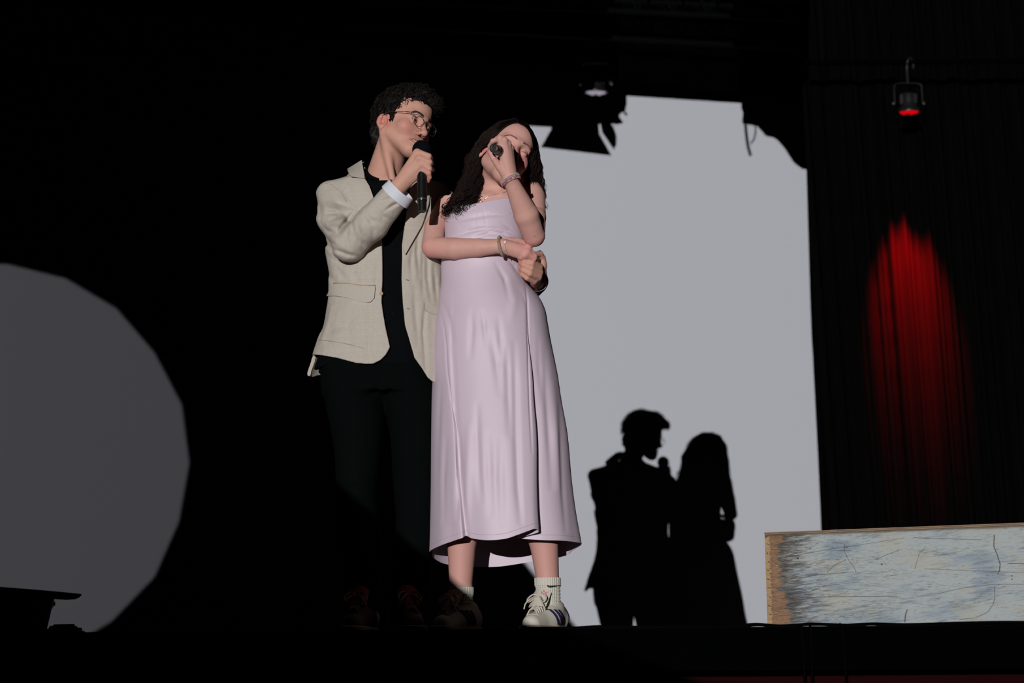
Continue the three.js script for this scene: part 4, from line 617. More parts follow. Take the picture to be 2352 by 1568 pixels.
// ------------------------------------------------------------------ the woman: pale lilac satin dress
const woman = thing('person', 'person with long wavy dark hair in a pale lilac satin dress and white sneakers', 'person', V(footX(1160, 0.03), 0, 0.03));
{
  const rad = Math.PI / 180, turn = [-28 * rad, 18 * rad, -17 * rad], sc = 1.06, m = new THREE.Matrix4().makeRotationZ(turn[0]).multiply(new THREE.Matrix4().makeRotationY(turn[1])).multiply(new THREE.Matrix4().makeRotationX(turn[2]));
  const mid = V(0, -0.001, 0.0855).applyMatrix4(m).multiplyScalar(sc), org = P(1186, 339, 0.03 + mid.z).sub(mid); org.z = 0.03;
  const head = makeHead(org, turn, sc, { smile: 1, open: 0.009, eyeOpen: 0.001, width: 0.97, earSize: 0.85, earShift: 0.004 });
  const neckTop = head.place(0, -0.06, -0.035), neckBot = Q(1140, 446, -0.015);
  const handL = handSdf(
    [[Q(1170, 408, 0.262), Q(1149, 318, 0.306), 0.0235, 0.011], [Q(1171, 408, 0.26), Q(1158, 322, 0.302), 0.0235, 0.0112], [Q(1172, 408, 0.258), Q(1166, 329, 0.288), 0.0225, 0.011], [Q(1173, 408, 0.256), Q(1172, 339, 0.272), 0.021, 0.0105], [Q(1166, 404, 0.264), Q(1150, 386, 0.276), 0.02, 0.0135]],
    [[[Q(1149, 317, 0.307), Q(1132, 324, 0.292), Q(1125, 335, 0.27), Q(1126, 346, 0.255)], [0.0096, 0.0082, 0.0074, 0.0066]],
      [[Q(1158, 321, 0.303), Q(1142, 319, 0.27), Q(1133, 331, 0.245), Q(1138, 345, 0.24)], [0.0104, 0.0094, 0.0084, 0.0074]],
      [[Q(1166, 328, 0.29), Q(1164, 326, 0.252), Q(1150, 338, 0.23), Q(1146, 352, 0.232)], [0.0102, 0.009, 0.008, 0.007]],
      [[Q(1172, 338, 0.274), Q(1176, 340, 0.24), Q(1166, 352, 0.222), Q(1158, 362, 0.226)], [0.0092, 0.008, 0.0072, 0.0062]],
      [[Q(1160, 396, 0.27), Q(1147, 383, 0.28), Q(1134, 364, 0.292), Q(1126, 349, 0.296)], [0.0155, 0.0118, 0.0105, 0.0084]]], 0.005);
  const handR = handSdf(
    [[Q(1154, 564, 0.136), Q(1212, 571, 0.132), 0.0225, 0.0098], [Q(1154, 565, 0.136), Q(1211, 579, 0.136), 0.0225, 0.0102], [Q(1154, 566, 0.134), Q(1206, 586, 0.134), 0.022, 0.0098], [Q(1154, 567, 0.132), Q(1198, 590, 0.128), 0.02, 0.0095]],
    [[[Q(1213, 571, 0.132), Q(1228, 588, 0.124), Q(1231, 600, 0.1), Q(1226, 606, 0.08)], [0.0104, 0.0092, 0.0082, 0.0072]],
      [[Q(1212, 579, 0.139), Q(1226, 595, 0.122), Q(1224, 606, 0.098), Q(1214, 610, 0.085)], [0.0108, 0.0094, 0.0084, 0.0074]],
      [[Q(1206, 586, 0.136), Q(1217, 599, 0.112), Q(1210, 610, 0.092), Q(1204, 612, 0.085)], [0.0102, 0.0088, 0.0078, 0.0068]],
      [[Q(1198, 590, 0.128), Q(1208, 601, 0.104), Q(1203, 610, 0.09), Q(1198, 612, 0.085)], [0.0092, 0.008, 0.007, 0.006]],
      [[Q(1170, 554, 0.12), Q(1188, 553, 0.108), Q(1204, 558, 0.1), Q(1216, 566, 0.098)], [0.014, 0.0115, 0.0098, 0.008]]], 0.006);
  const rows = (k, db) => rowsPx([[425, 1100, 1180, -0.01, 0.045], [438, 1070, 1205, -0.01, 0.056], [450, 1036, 1226, -0.01, 0.07], [468, 1026 + k, 1222 - k, -0.008, 0.08 - db], [500, 1023 + k, 1212 - k, 0, 0.095 - db], [530, 1020 + k, 1207 - k, 0, 0.102 - db], [570, 1017 + k, 1206 - k, 0, 0.099 - db], [610, 1013 + k, 1204 - k, 0, 0.097 - db], [650, 1013 + k, 1209 - k, 0, 0.108 - db], [690, 1008 + k, 1243 - k, 0, 0.122 - db], [730, 1001 + k, 1256 - k, 0, 0.13 - db], [800, 995 + k, 1262 - k, 0, 0.13 - db], [880, 1000 + k, 1262 - k, 0, 0.12 - db]], 0.05);
  const yAt = (py, z = 0.05) => P(1120, py, z).y;
  const trunk = stack(rows(8, 0.013), yAt(424), yAt(870)), neck = cone(neckTop, neckBot, 0.0445, 0.05);
  const armR = blend([cone(Q(1024, 472, -0.04), Q(998, 522, 0.012), 0.036, 0.0335), cone(Q(998, 522, 0.012), Q(993, 566, 0.052), 0.0335, 0.036), cone(Q(994, 568, 0.054), Q(1045, 571, 0.09), 0.036, 0.0365), cone(Q(1045, 571, 0.09), Q(1100, 568.5, 0.118), 0.0365, 0.0305), cone(Q(1100, 568.5, 0.118), Q(1154, 565, 0.136), 0.0305, 0.0225)], 0.005);
  const armL = blend([cone(Q(1228, 452, -0.015), Q(1231, 500, 0.05), 0.036, 0.034), cone(Q(1231, 500, 0.06), Q(1227, 542, 0.135), 0.034, 0.035), cone(Q(1226, 541, 0.138), Q(1209, 494, 0.185), 0.0365, 0.0415), cone(Q(1209, 494, 0.185), Q(1172, 412, 0.26), 0.0415, 0.0235)], 0.006);
  const clav = [cone(Q(1128, 450, 0.042), Q(1030, 450, -0.015), 0.011, 0.013), cone(Q(1152, 446, 0.044), Q(1222, 432, -0.012), 0.011, 0.013)], trap = [cone(Q(1120, 420, -0.04), Q(1030, 452, -0.035), 0.03, 0.026), cone(Q(1160, 416, -0.04), Q(1226, 434, -0.03), 0.03, 0.026)];
  const leg = (a, b, c, d) => blend([cone(a, b, 0.075, 0.056), cone(b, c, 0.054, 0.05), cone(c, d, 0.05, 0.0365)], 0.02), legs = [leg(Q(1075, 850, 0), Q(1063, 1120, 0.02), Q(1061, 1225, 0.02), Q(1058, 1352, 0.03)), leg(Q(1190, 850, 0), Q(1240, 1120, 0.02), Q(1247, 1225, 0.02), Q(1259, 1340, 0.03))];
  const feet = [cone(Q(1058, 1352, 0.03), V(footX(1058, 0.03), 0.06, 0.03), 0.0365, 0.034), cone(Q(1259, 1340, 0.03), V(footX(1261, 0.03), 0.06, 0.03), 0.0365, 0.034)];
  const bodyF = (x, y, z) => {
    let d = head.sdf(x, y, z); d = smin(d, neck(x, y, z), 0.02); d = smin(d, trunk(x, y, z), 0.025); for (const f of trap) d = smin(d, f(x, y, z), 0.03); for (const f of clav) d = smin(d, f(x, y, z), 0.014);
    d = smin(d, armR(x, y, z), 0.02); d = smin(d, Math.min(armL(x, y, z)), 0.02); d = smin(d, handR.f(x, y, z), 0.008); d = smin(d, handL.f(x, y, z), 0.008);
    for (const f of legs) d = smin(d, f(x, y, z), 0.01); for (const f of feet) d = smin(d, f(x, y, z), 0.01);
    return d;
  };
  const elbow = [Q(985, 588, 0.06), Q(1228, 560, 0.145), Q(1210, 577, 0.145), Q(985, 585, 0.07)];
  const base = (x, y, z) => { const n = 0.035 * noise(x * 80, y * 80, z * 80) + 0.03 * noise(x * 25, y * 25, z * 25); let c = [0.595 * (1 + n), 0.32 * (1 + n), 0.265 * (1 + n)];
    for (const e of elbow) { const k = 0.42 * Math.exp(-((x - e.x) ** 2 + (y - e.y) ** 2 + (z - e.z) ** 2) / 0.0016); c = c.map((v, i) => lerp(v, [0.6, 0.24, 0.215][i], k)); }
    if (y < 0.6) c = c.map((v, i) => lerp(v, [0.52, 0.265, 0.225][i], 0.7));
    for (const h of [handL, handR]) for (const j of h.tips) { const q = (x - j.x) ** 2 + (y - j.y) ** 2 + (z - j.z) ** 2; if (q < 0.002) { const k = 0.45 * Math.exp(-q / 0.0003); c = c.map((v, i) => lerp(v, [0.6, 0.24, 0.2][i], k)); } }
    return c; };
  const color = head.color(base, { flush: [0.62, 0.17, 0.18], cheek: 0.62, ear: 0.7, lip: [0.46, 0.14, 0.15], lash: [0.06, 0.03, 0.03] }), o = head.origin;
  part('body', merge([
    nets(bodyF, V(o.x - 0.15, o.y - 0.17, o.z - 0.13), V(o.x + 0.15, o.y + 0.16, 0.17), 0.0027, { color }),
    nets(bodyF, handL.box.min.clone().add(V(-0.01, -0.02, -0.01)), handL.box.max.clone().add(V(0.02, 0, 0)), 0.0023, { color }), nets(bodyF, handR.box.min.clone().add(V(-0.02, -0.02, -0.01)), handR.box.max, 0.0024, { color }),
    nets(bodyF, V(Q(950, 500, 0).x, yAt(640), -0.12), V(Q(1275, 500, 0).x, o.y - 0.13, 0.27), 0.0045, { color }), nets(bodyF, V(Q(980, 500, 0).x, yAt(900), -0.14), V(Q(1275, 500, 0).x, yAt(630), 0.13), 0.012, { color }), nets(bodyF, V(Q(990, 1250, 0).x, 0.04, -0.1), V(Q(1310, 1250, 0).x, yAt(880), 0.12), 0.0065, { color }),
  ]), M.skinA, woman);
  eyeParts(head, woman, [0.2, -0.05, 1]); eyebrows(head, woman, M.browLight, 0.021, 0.0045); teethPart(head, woman);
  for (const [k, c] of head.eyeC.entries()) { const s = k ? 1 : -1, pts = []; for (let i = 0; i <= 10; i++) { const t = i / 5 - 1, x = c.x + 0.0112 * t, y = c.y - 0.0026 + 0.0026 * (1 - t * t) - 0.0008 * t * s, d = Math.max(0.0001, 0.0137 ** 2 - (x - c.x) ** 2 - (y - c.y) ** 2); pts.push(head.place(x, y, c.z + Math.sqrt(d))); } part('eyelash', tube(pts, (t) => 0.0005 + 0.0008 * Math.sin(Math.PI * t), 24, 6), M.brow, woman); }
  // small moles and the skin's marks
  { const g = []; for (const [px, py, r] of [[1228, 542, 0.0016], [998, 524, 0.0011], [1185, 434, 0.0009]]) { const p = cast(bodyF, px, py); g.push(ellipGeo(r, r, r * 0.5).translate(p.x, p.y, p.z)); } for (const q of g) part('mole', q, M.mole, woman); }
  // ---- dress
  const prof = smoothTable([[440, 1032, 1210, 0, 0.085], [480, 1026, 1208, 0, 0.106], [510, 1021, 1208, 0, 0.112], [540, 1020, 1207, 0, 0.11], [570, 1017, 1206, 0, 0.106], [605, 1013, 1205, 0, 0.104], [625, 1013, 1204, 0, 0.108], [650, 1013, 1211, 0, 0.116], [680, 1009, 1237, 0, 0.126], [710, 1006, 1252, 0, 0.134], [740, 1000, 1258, 0, 0.138], [770, 997, 1263, 0, 0.14], [800, 995, 1269, 0, 0.14], [860, 993.5, 1281, 0, 0.142], [920, 991, 1290, 0, 0.148], [1000, 990, 1304, 0, 0.158], [1100, 989.5, 1313, 0, 0.172], [1170, 988.5, 1322, 0, 0.184], [1249, 987, 1336, 0, 0.196], [1320, 985, 1348, 0, 0.2]]);
  const ring = [[0, 987, 1266, 0], [0.02, 1010, 1253, 0.09], [0.06, 1040, 1242, 0.14], [0.11, 1062, 1235, 0.168], [0.14, 1072, 1230, 0.150], [0.18, 1085, 1236, 0.167], [0.30, 1120, 1240, 0.195], [0.45, 1160, 1237, 0.206], [0.60, 1190, 1228, 0.206], [0.72, 1215, 1219, 0.2], [0.80, 1232, 1214, 0.19], [0.822, 1240, 1221, 0.165], [0.838, 1215, 1229, 0.145], [0.85, 1190, 1234, 0.138], [0.862, 1202, 1237, 0.128], [0.90, 1250, 1240, 0.13], [0.945, 1290, 1241, 0.11], [0.98, 1320, 1244, 0.06], [1, 1336, 1249, 0],
    [0.985, 1315, 1263, -0.08], [0.94, 1291, 1277, -0.13], [0.75, 1220, 1289, -0.17], [0.55, 1150, 1300, -0.19], [0.4, 1100, 1302, -0.19], [0.25, 1060, 1300, -0.17], [0.1, 1020, 1294, -0.12], [0.02, 995, 1280, -0.06]];
  const R = ring.length, ringAt = (u) => { const s = u * R, i = Math.floor(s) % R, f = s - Math.floor(s), p = (k) => ring[(i + k + R) % R], a = p(-1), b = p(0), c = p(1), d = p(2); const q = [1, 2, 3].map((k) => { const x = b[k] + 0.5 * f * (c[k] - a[k] + f * (2 * a[k] - 5 * b[k] + 4 * c[k] - d[k] + f * (3 * (b[k] - c[k]) + d[k] - a[k]))); return x; }); const back = i >= 18, st = lerp(b[0], c[0], f); return [clamp(st, 0, 1), ...q, back]; };
  const neckline = table([[1000, 484], [1027, 481], [1034, 476], [1060, 472], [1100, 467], [1130, 460], [1150, 456], [1168, 455], [1185, 458], [1210, 468]]);
  const dressCr = creases([
    [0.004, 3.0, [1022, 512], [1075, 501], [1121, 493], [1177, 493], [1205, 497]], [0.0012, 2.5, [1108, 474], [1113, 495], [1116, 520]], [0.0008, 3, [1090, 470], [1092, 500], [1090, 530]],
    [0.006, 4, [1046, 542], [1075, 531], [1104, 526], [1140, 527], [1168, 533], [1192, 545]], [0.007, 4, [1092, 543], [1121, 535], [1156, 537], [1196, 554]], [0.0025, 4, [1152, 511], [1170, 524], [1188, 537]], [-0.004, 4, [1080, 538], [1121, 530], [1170, 538], [1195, 549]], [0.0015, 6, [1050, 512], [1060, 520], [1090, 520]],
    [0.004, 2.5, [1206, 645], [1212, 690], [1213, 760], [1214, 830], [1217, 930], [1222, 1040]], [0.003, 2.2, [1013, 720], [1020, 752], [1024, 790], [1027, 850], [1036, 915], [1046, 963], [1054, 1010]],
    [0.006, 5, [1168, 598], [1182, 610], [1200, 640]], [0.005, 6, [1140, 606], [1160, 640], [1170, 690]], [-0.005, 12, [1168, 640], [1180, 690], [1176, 730]],
    [0.005, 7, [1083, 716], [1083, 760], [1080, 820]], [0.004, 6, [1108, 716], [1112, 745], [1116, 790]], [0.005, 9, [1128, 770], [1140, 830], [1148, 900]], [0.005, 8, [1164, 800], [1166, 850], [1168, 920], [1172, 1000]], [0.006, 8, [1181, 790], [1184, 880], [1186, 1000], [1190, 1120], [1196, 1200]], [0.004, 7, [1145, 730], [1150, 780], [1152, 830]],
    [0.007, 6, [1054, 1000], [1054, 1060], [1051, 1130], [1050, 1190]], [0.006, 8, [1096, 930], [1095, 1000], [1098, 1080], [1104, 1150]], [0.005, 9, [1122, 1000], [1124, 1080], [1128, 1180]], [-0.006, 9, [1076, 980], [1075, 1060], [1073, 1150], [1072, 1210]], [0.005, 10, [1150, 1010], [1150, 1100], [1154, 1200]], [0.006, 7, [1010, 880], [1006, 960], [1004, 1060], [1006, 1180]], [0.005, 6, [1024, 1010], [1018, 1100], [1020, 1200]],
    [0.006, 8, [1252, 800], [1256, 900], [1262, 1000], [1268, 1120]], [0.006, 6, [1286, 930], [1290, 1030], [1294, 1130], [1300, 1220]], [0.004, 7, [1236, 780], [1240, 850], [1246, 920]], [-0.005, 7, [1272, 880], [1278, 1000], [1284, 1120]], [0.004, 6, [1014, 690], [1030, 730], [1040, 790]],
  ]);
  const NU = 420, NV = 190, dressP = [];
  for (let j = 0; j <= NV; j++) for (let i = 0; i < NU; i++) {
    const [st, hx, hy, hz, back] = ringAt(i / NU), v = j / NV, top = back ? 488 : neckline(1026 + st * 182)[1], py = lerp(top, hy, v), t = clamp((py - 650) / 590, 0, 1), w = Math.pow(t, 1.25) * (py > 650 ? 1 : 0), [, xl, xr, zc, b] = prof(py), sh = (hx - 987) / 349, s = lerp(st, sh, w), sf = Math.sqrt(Math.max(0, 4 * st * (1 - st)));
    const z = lerp(zc + b * sf * (back ? -1 : 1), hz, w), p = P(xl + s * (xr - xl), py, z); dressP.push([p, back]);
  }
  const at = (i, j) => dressP[clamp(j, 0, NV) * NU + ((i + NU) % NU)][0], moved = dressP.map(([p, back], n) => { if (back) return p.clone(); const i = n % NU, j = (n - i) / NU, q = at(i + 1, j).clone().sub(at(i - 1, j)).cross(at(i, j - 1).clone().sub(at(i, j + 1))).normalize(); seen(p.x, p.y, p.z); return p.clone().addScaledVector(q, -1.15 * dressCr(qx, qy) * Math.max(0, q.z) * (j < 2 ? 0.3 : 1) + 0.0012 * noise(p.x * 16, p.y * 5, p.z * 12)); });
  const dress = part('dress', sheet(NU, NV, (u, v) => moved[Math.round(v * NV) * NU + Math.round(u * NU) % NU].clone(), { closed: true, thick: -0.0016, uvScale: [1.6, 1.15] }), M.satin, woman);
  const hemLine = []; for (let i = 0; i < NU; i += 2) hemLine.push(moved[(NV - 3) * NU + i].clone()); part('hem_stitch', tube(hemLine, 0.0009, 420, 5, true), mat([0.5, 0.4, 0.47], 0.6), dress);
  { const e = []; for (let i = 0; i < NU; i += 3) e.push(moved[i].clone()); part('neckline_edge', tube(e, 0.0016, 280, 6, true), M.satin, dress); }
  // ---- hair: a core with several hundred wavy strands over it
  const r = rng(2024), strands = [];
  const capE = ellip(V(0, 0.045, -0.03), 0.0785, 0.0865, 0.0975), hl = table([[-0.14, -0.12], [-0.03, -0.1], [0.0, -0.04], [0.012, 0.02], [0.03, 0.035], [0.055, 0.058], [0.075, 0.074], [0.12, 0.078]]);
  const coreL = chain([head.place(-0.045, 0.01, -0.05), Q(1092, 372, -0.025), Q(1080, 420, 0.0), Q(1052, 462, 0.03), Q(1030, 484, 0.05)], [0.046, 0.034, 0.032, 0.024, 0.012], 0.02), coreR = chain([head.place(0.05, 0.0, -0.04), Q(1224, 372, -0.02), Q(1226, 420, -0.05), Q(1236, 452, -0.075)], [0.045, 0.022, 0.022, 0.014], 0.02), back = cone(head.place(0, 0, -0.05), Q(1120, 470, -0.11), 0.07, 0.045);
  const hairF = (x, y, z) => { const p = head.toLocal(x, y, z); let d = 1; if (Math.hypot(...p) < 0.25) d = sc * smax(capE(...p), hl(p[2])[1] - p[1] + 0.004 * noise(p[0] * 60, 2.2, p[2] * 60), 0.006); d = smin(d, coreL(x, y, z), 0.02); d = smin(d, coreR(x, y, z), 0.02); d = smin(d, back(x, y, z), 0.02); return d + 0.0035 * noise(x * 60, y * 25, z * 60) + 0.002 * noise(x * 140, y * 60, z * 140); };
  strands.push(nets(hairF, V(Q(1000, 400, 0).x, yAt(510), -0.17), V(Q(1275, 400, 0).x, o.y + 0.17, 0.12), 0.0045));
  const guide = (g0, g1, n, seed, wave, endSpread) => {
    const k = rng(seed);
    for (let i = 0; i < n; i++) {
      const a = k(), dz = -0.07 * k() * k(), cut = 0.82 + 0.2 * k(), cl = Math.floor(a * 15) + 40 * Math.floor(k() * 2.3), ph = hash3(cl, 7, seed) * 6.3 + (k() - 0.5) * 1.1, lam = 0.05 + 0.024 * hash3(cl, 3, seed), amp = wave * (0.6 + 0.9 * hash3(cl, 5, seed)) * (0.85 + 0.3 * k()), pts = [], jx = (k() - 0.5) * 8, jy = (k() - 0.5) * 6, w0 = 0.0006 + 0.0008 * k(); let len = 0, prev = null;
      for (let j = 0; j <= 26; j++) {
        const u = j / 26 * cut, p0 = along(g0, u), p1 = along(g1, u), q = Q(lerp(p0[0], p1[0], a) + jx * u, lerp(p0[1], p1[1], a) + jy * u, lerp(p0[2], p1[2], a) + 0.018 * Math.sin(Math.PI * a) + dz * u * endSpread); if (prev) len += q.distanceTo(prev); prev = q.clone();
        const g = amp * smooth(0.1, 0.75, u), t = ph + len / lam * 2 * Math.PI; q.x += g * Math.cos(t); q.z += g * Math.sin(t); q.y += 0.3 * g * Math.sin(t * 1.3); 
        for (let it = 0; it < 3; it++) { const d = bodyF(q.x, q.y, q.z); if (d < 0.004) q.addScaledVector(grad(bodyF, q), 0.004 - d); }
        pts.push(q);
      }
      strands.push(tube(pts, (u) => w0 * (1.1 - 0.75 * u), 36, 4));
    }
  };
  const L0 = [[1184, 272, 0.0], [1140, 283, -0.01], [1108, 312, -0.02], [1085, 352, -0.02], [1070, 400, 0.0], [1048, 448, 0.03], [1014, 492, 0.05]], L1 = [[1192, 282, 0.082], [1163, 294, 0.088], [1128, 316, 0.085], [1101, 344, 0.06], [1100, 388, 0.05], [1104, 432, 0.06], [1078, 486, 0.095]];
  guide(L0, L1, 1150, 11, 0.009, 1); guide([[1186, 271, 0.0], [1150, 277, -0.03], [1112, 304, -0.05], [1088, 345, -0.05], [1078, 400, -0.04], [1056, 448, -0.02], [1030, 485, 0]], L0, 120, 14, 0.008, 1);
  guide([[1186, 272, 0.0], [1211, 283, 0.0], [1231, 318, -0.01], [1239, 360, -0.03], [1246, 402, -0.05], [1251, 436, -0.07], [1254, 480, -0.08]], [[1190, 281, 0.09], [1207, 292, 0.09], [1216, 318, 0.08], [1217, 352, 0.06], [1212, 388, 0.03], [1208, 420, -0.02], [1228, 468, -0.06]], 420, 17, 0.006, 0.5);
  // loose ringlets at the ends
  for (const [px, py, z] of [[1020, 478, 0.06], [1030, 492, 0.075], [1050, 486, 0.09], [1068, 480, 0.098], [1085, 470, 0.1], [1098, 462, 0.085], [1040, 470, 0.08], [1062, 462, 0.085], [1078, 452, 0.08]]) for (let c = 0; c < 5; c++) { const p = Q(px + (r() - 0.5) * 16, py + (r() - 0.5) * 16, z), pts = [], rr = 0.006 + 0.006 * r(), tn = 1 + 1.2 * r(), ph = r() * 6; for (let j = 0; j <= 14; j++) { const u = j / 14, q = V(p.x + rr * Math.cos(ph + u * tn * 6.28) - 0.01 * u, p.y + 0.02 - 0.035 * u + 0.3 * rr * Math.sin(ph + u * tn * 6.28), p.z + rr * Math.sin(ph + u * tn * 6.28)); for (let it = 0; it < 2; it++) { const d = bodyF(q.x, q.y, q.z); if (d < 0.004) q.addScaledVector(grad(bodyF, q), 0.004 - d); } pts.push(q); } strands.push(tube(pts, (u) => 0.0012 * (1.1 - 0.8 * u), 26, 5)); }
  part('hair', merge(strands), M.hairBrown, woman, 'long wavy dark brown hair');
  // ---- jewellery
  const bandAround = (c, axis, rad, tilt) => { const q = new THREE.Quaternion().setFromUnitVectors(V(0, 1, 0), axis.clone().applyAxisAngle(V(0, 0, 1), tilt).normalize()); return (a, dr = 0, h = 0) => V(Math.cos(a) * (rad + dr), h, Math.sin(a) * (rad + dr)).applyQuaternion(q).add(c); };
  const ax = Q(1172, 412, 0.26).sub(Q(1209, 494, 0.185)).normalize().applyAxisAngle(V(1, 0, 0), -0.62);
  for (const [c, tilt, hue, name, lab, n, rr] of [[Q(1171.5, 411, 0.258), 0.08, [[0.8, 0.8, 0.74], [0.45, 0.55, 0.5], [0.7, 0.55, 0.72], [0.75, 0.7, 0.5]], 'bracelet', 'sparkling crystal bead bracelet on the raised wrist', 42, 0.0325], [Q(1174, 417, 0.254), 0.06, [[0.62, 0.2, 0.22], [0.72, 0.55, 0.58], [0.55, 0.16, 0.18], [0.66, 0.3, 0.34]], 'bracelet', 'pink bead bracelet on the raised wrist', 44, 0.0325]]) {
    const f = bandAround(c, ax, rr, tilt), beads = []; for (let i = 0; i < n; i++) { const a = i / n * 2 * Math.PI; for (const h of [-0.0024, 0.0024]) { const p = f(a + (h > 0 ? 0.07 : 0), 0.0005, h); const bd = new THREE.OctahedronGeometry(0.0026, 0).rotateX(i * 1.3).rotateY(i * 2.1).translate(p.x, p.y, p.z), q = hue[Math.floor(r() * 4)], cl = new Float32Array(bd.attributes.position.count * 3); for (let k = 0; k < cl.length; k++) cl[k] = q[k % 3]; bd.setAttribute('color', new THREE.BufferAttribute(cl, 3)); beads.push(bd); } }
    part(name, merge(beads.map((g) => { g.computeVertexNormals(); return g; })), M.crystal, woman, lab);
  }
  { const ax2 = Q(1154, 565, 0.136).sub(Q(1062, 570, 0.102)).normalize(), f = bandAround(Q(1151.5, 565.5, 0.135), ax2, 0.0315, 0.16), strandsR = []; for (let k = 0; k < 3; k++) { const pts = []; for (let i = 0; i < 60; i++) { const a = i / 60 * 2 * Math.PI, w = a * 14 + k * 2.09; pts.push(f(a, 0.003 * Math.cos(w), 0.003 * Math.sin(w))); } strandsR.push(tube(pts, 0.0026, 240, 6, true)); }
    const b = part('bracelet', merge(strandsR), M.rope, woman, 'twisted rope bracelet on the lowered wrist'); { const g = []; for (let i = 0; i < 5; i++) { const p = f(2.0 + i * 0.1, 0.004, 0); g.push(ellipGeo(0.0028, 0.0028, 0.0028).translate(p.x, p.y, p.z)); } part('gold_bead', merge(g), M.gold, b); }
    const f2 = bandAround(Q(1164.5, 568.5, 0.137), ax2, 0.0272, 0.1), links = []; for (let i = 0; i < 70; i++) { const p = f2(i / 70 * 2 * Math.PI, 0, 0.0004 * (i % 2)); links.push(ellipGeo(0.0008, 0.0014, 0.0008).translate(p.x, p.y, p.z)); } const ch = part('bracelet', merge(links), M.silver, woman, 'fine silver chain bracelet on the lowered wrist');
    const cp = f2(2.35, 0.0015, 0); { const g = []; for (let i = 0; i < 4; i++) { const a = i * Math.PI / 2 + 0.5, pts = []; for (let k = 0; k < 10; k++) pts.push(cp.clone().add(V(0.0026 * Math.cos(a) + 0.0019 * Math.cos(k / 10 * 6.283), 0.0026 * Math.sin(a) + 0.0019 * Math.sin(k / 10 * 6.283), 0.002))); g.push(tube(pts, 0.0005, 16, 5, true)); } part('charm', merge(g), M.silver, ch); } }
  { const line = [[1088, 452], [1100, 462], [1109, 462], [1113, 457], [1124, 450], [1140, 446], [1158, 442], [1172, 436]], pts = line.map(([x, y]) => { const p = cast(bodyF, x, y, 0.16); return p.addScaledVector(grad(bodyF, p), 0.0008); }), n = part('necklace', tube(pts, 0.0006, 60, 5), M.silver, woman, 'fine silver necklace'), p = pts[3]; part('pendant', merge([ellipGeo(0.0022, 0.0026, 0.0014).translate(p.x, p.y - 0.001, p.z + 0.001), ellipGeo(0.0012, 0.0012, 0.0012).translate(p.x - 0.004, p.y - 0.005, p.z + 0.0005)]), M.silver, n); }
  // ---- socks and shoes
  const sockAxis = [[Q(1058, 1352, 0.03), V(footX(1058, 0.03), 0.07, 0.03), 1347, 1], [Q(1258, 1338, 0.03), V(footX(1261, 0.03), 0.07, 0.03), 1327, 0]], swoosh = [[[[1049.5, 1363], [1054, 1362.3], [1058, 1364], [1064, 1364.2], [1072, 1363.4]], [[1050.5, 1367.5], [1056, 1369.2], [1061, 1367.4], [1066, 1365.4], [1072, 1364]]], [[[1256, 1342.5], [1261, 1344.6], [1268, 1344.4], [1276, 1344.2], [1286, 1343]], [[1258.5, 1347.5], [1264, 1349], [1270, 1347.6], [1278, 1345.8], [1286, 1344.2]]]];
  for (const [i, [a, b, topPy]] of sockAxis.entries()) {
    const a2 = a.clone().lerp(b, -0.6), c = cone(a2, b, 0.0405, 0.0395), top = P(1150, topPy, 0.03).y, d0 = b.clone().sub(a).normalize();
    const f = (x, y, z) => { let d = c(x, y, z); if (Math.abs(d) > 0.02) return d; const an = Math.atan2(z - a.z, x - lerp(a.x, b.x, clamp((a.y - y) / (a.y - b.y), -1, 1))), below = top - y; d += 0.0009 * Math.sin(an * 34) + (below > 0.03 ? 0.0012 * Math.sin(below * 560) : 0) - 0.003 * smooth(0.03, 0.026, below); return smax(d, y - top, 0.003); };
    const s = part('sock', nets(f, V(a.x - 0.06, 0.055, -0.03), V(a.x + 0.06, top + 0.01, 0.09), 0.0022), M.sock, woman);
    part('logo_mark', patch(f, swoosh[i][0], swoosh[i][1], { nu: 5, nv: 24, lift: 0.002, thick: 0.001 }), M.ink, s);
  }
  const sneaker = { upper: M.shoeWhite, sole: M.gum, tongue: M.shoeWhite, lace: M.lace, band: M.navy, logo: M.pink };
  makeShoe(woman, V(footX(1060, 0.03), 0, 0.03), -0.52, -1, sneaker, 1.0); makeShoe(woman, V(footX(1261, 0.03), 0, 0.03), -0.5, 1, sneaker, 1.0);
}
microphone('black microphone pointing at the camera in the raised hand of the person in lilac', Q(1166, 358, 0.215), Q(1134, 340, 0.352));
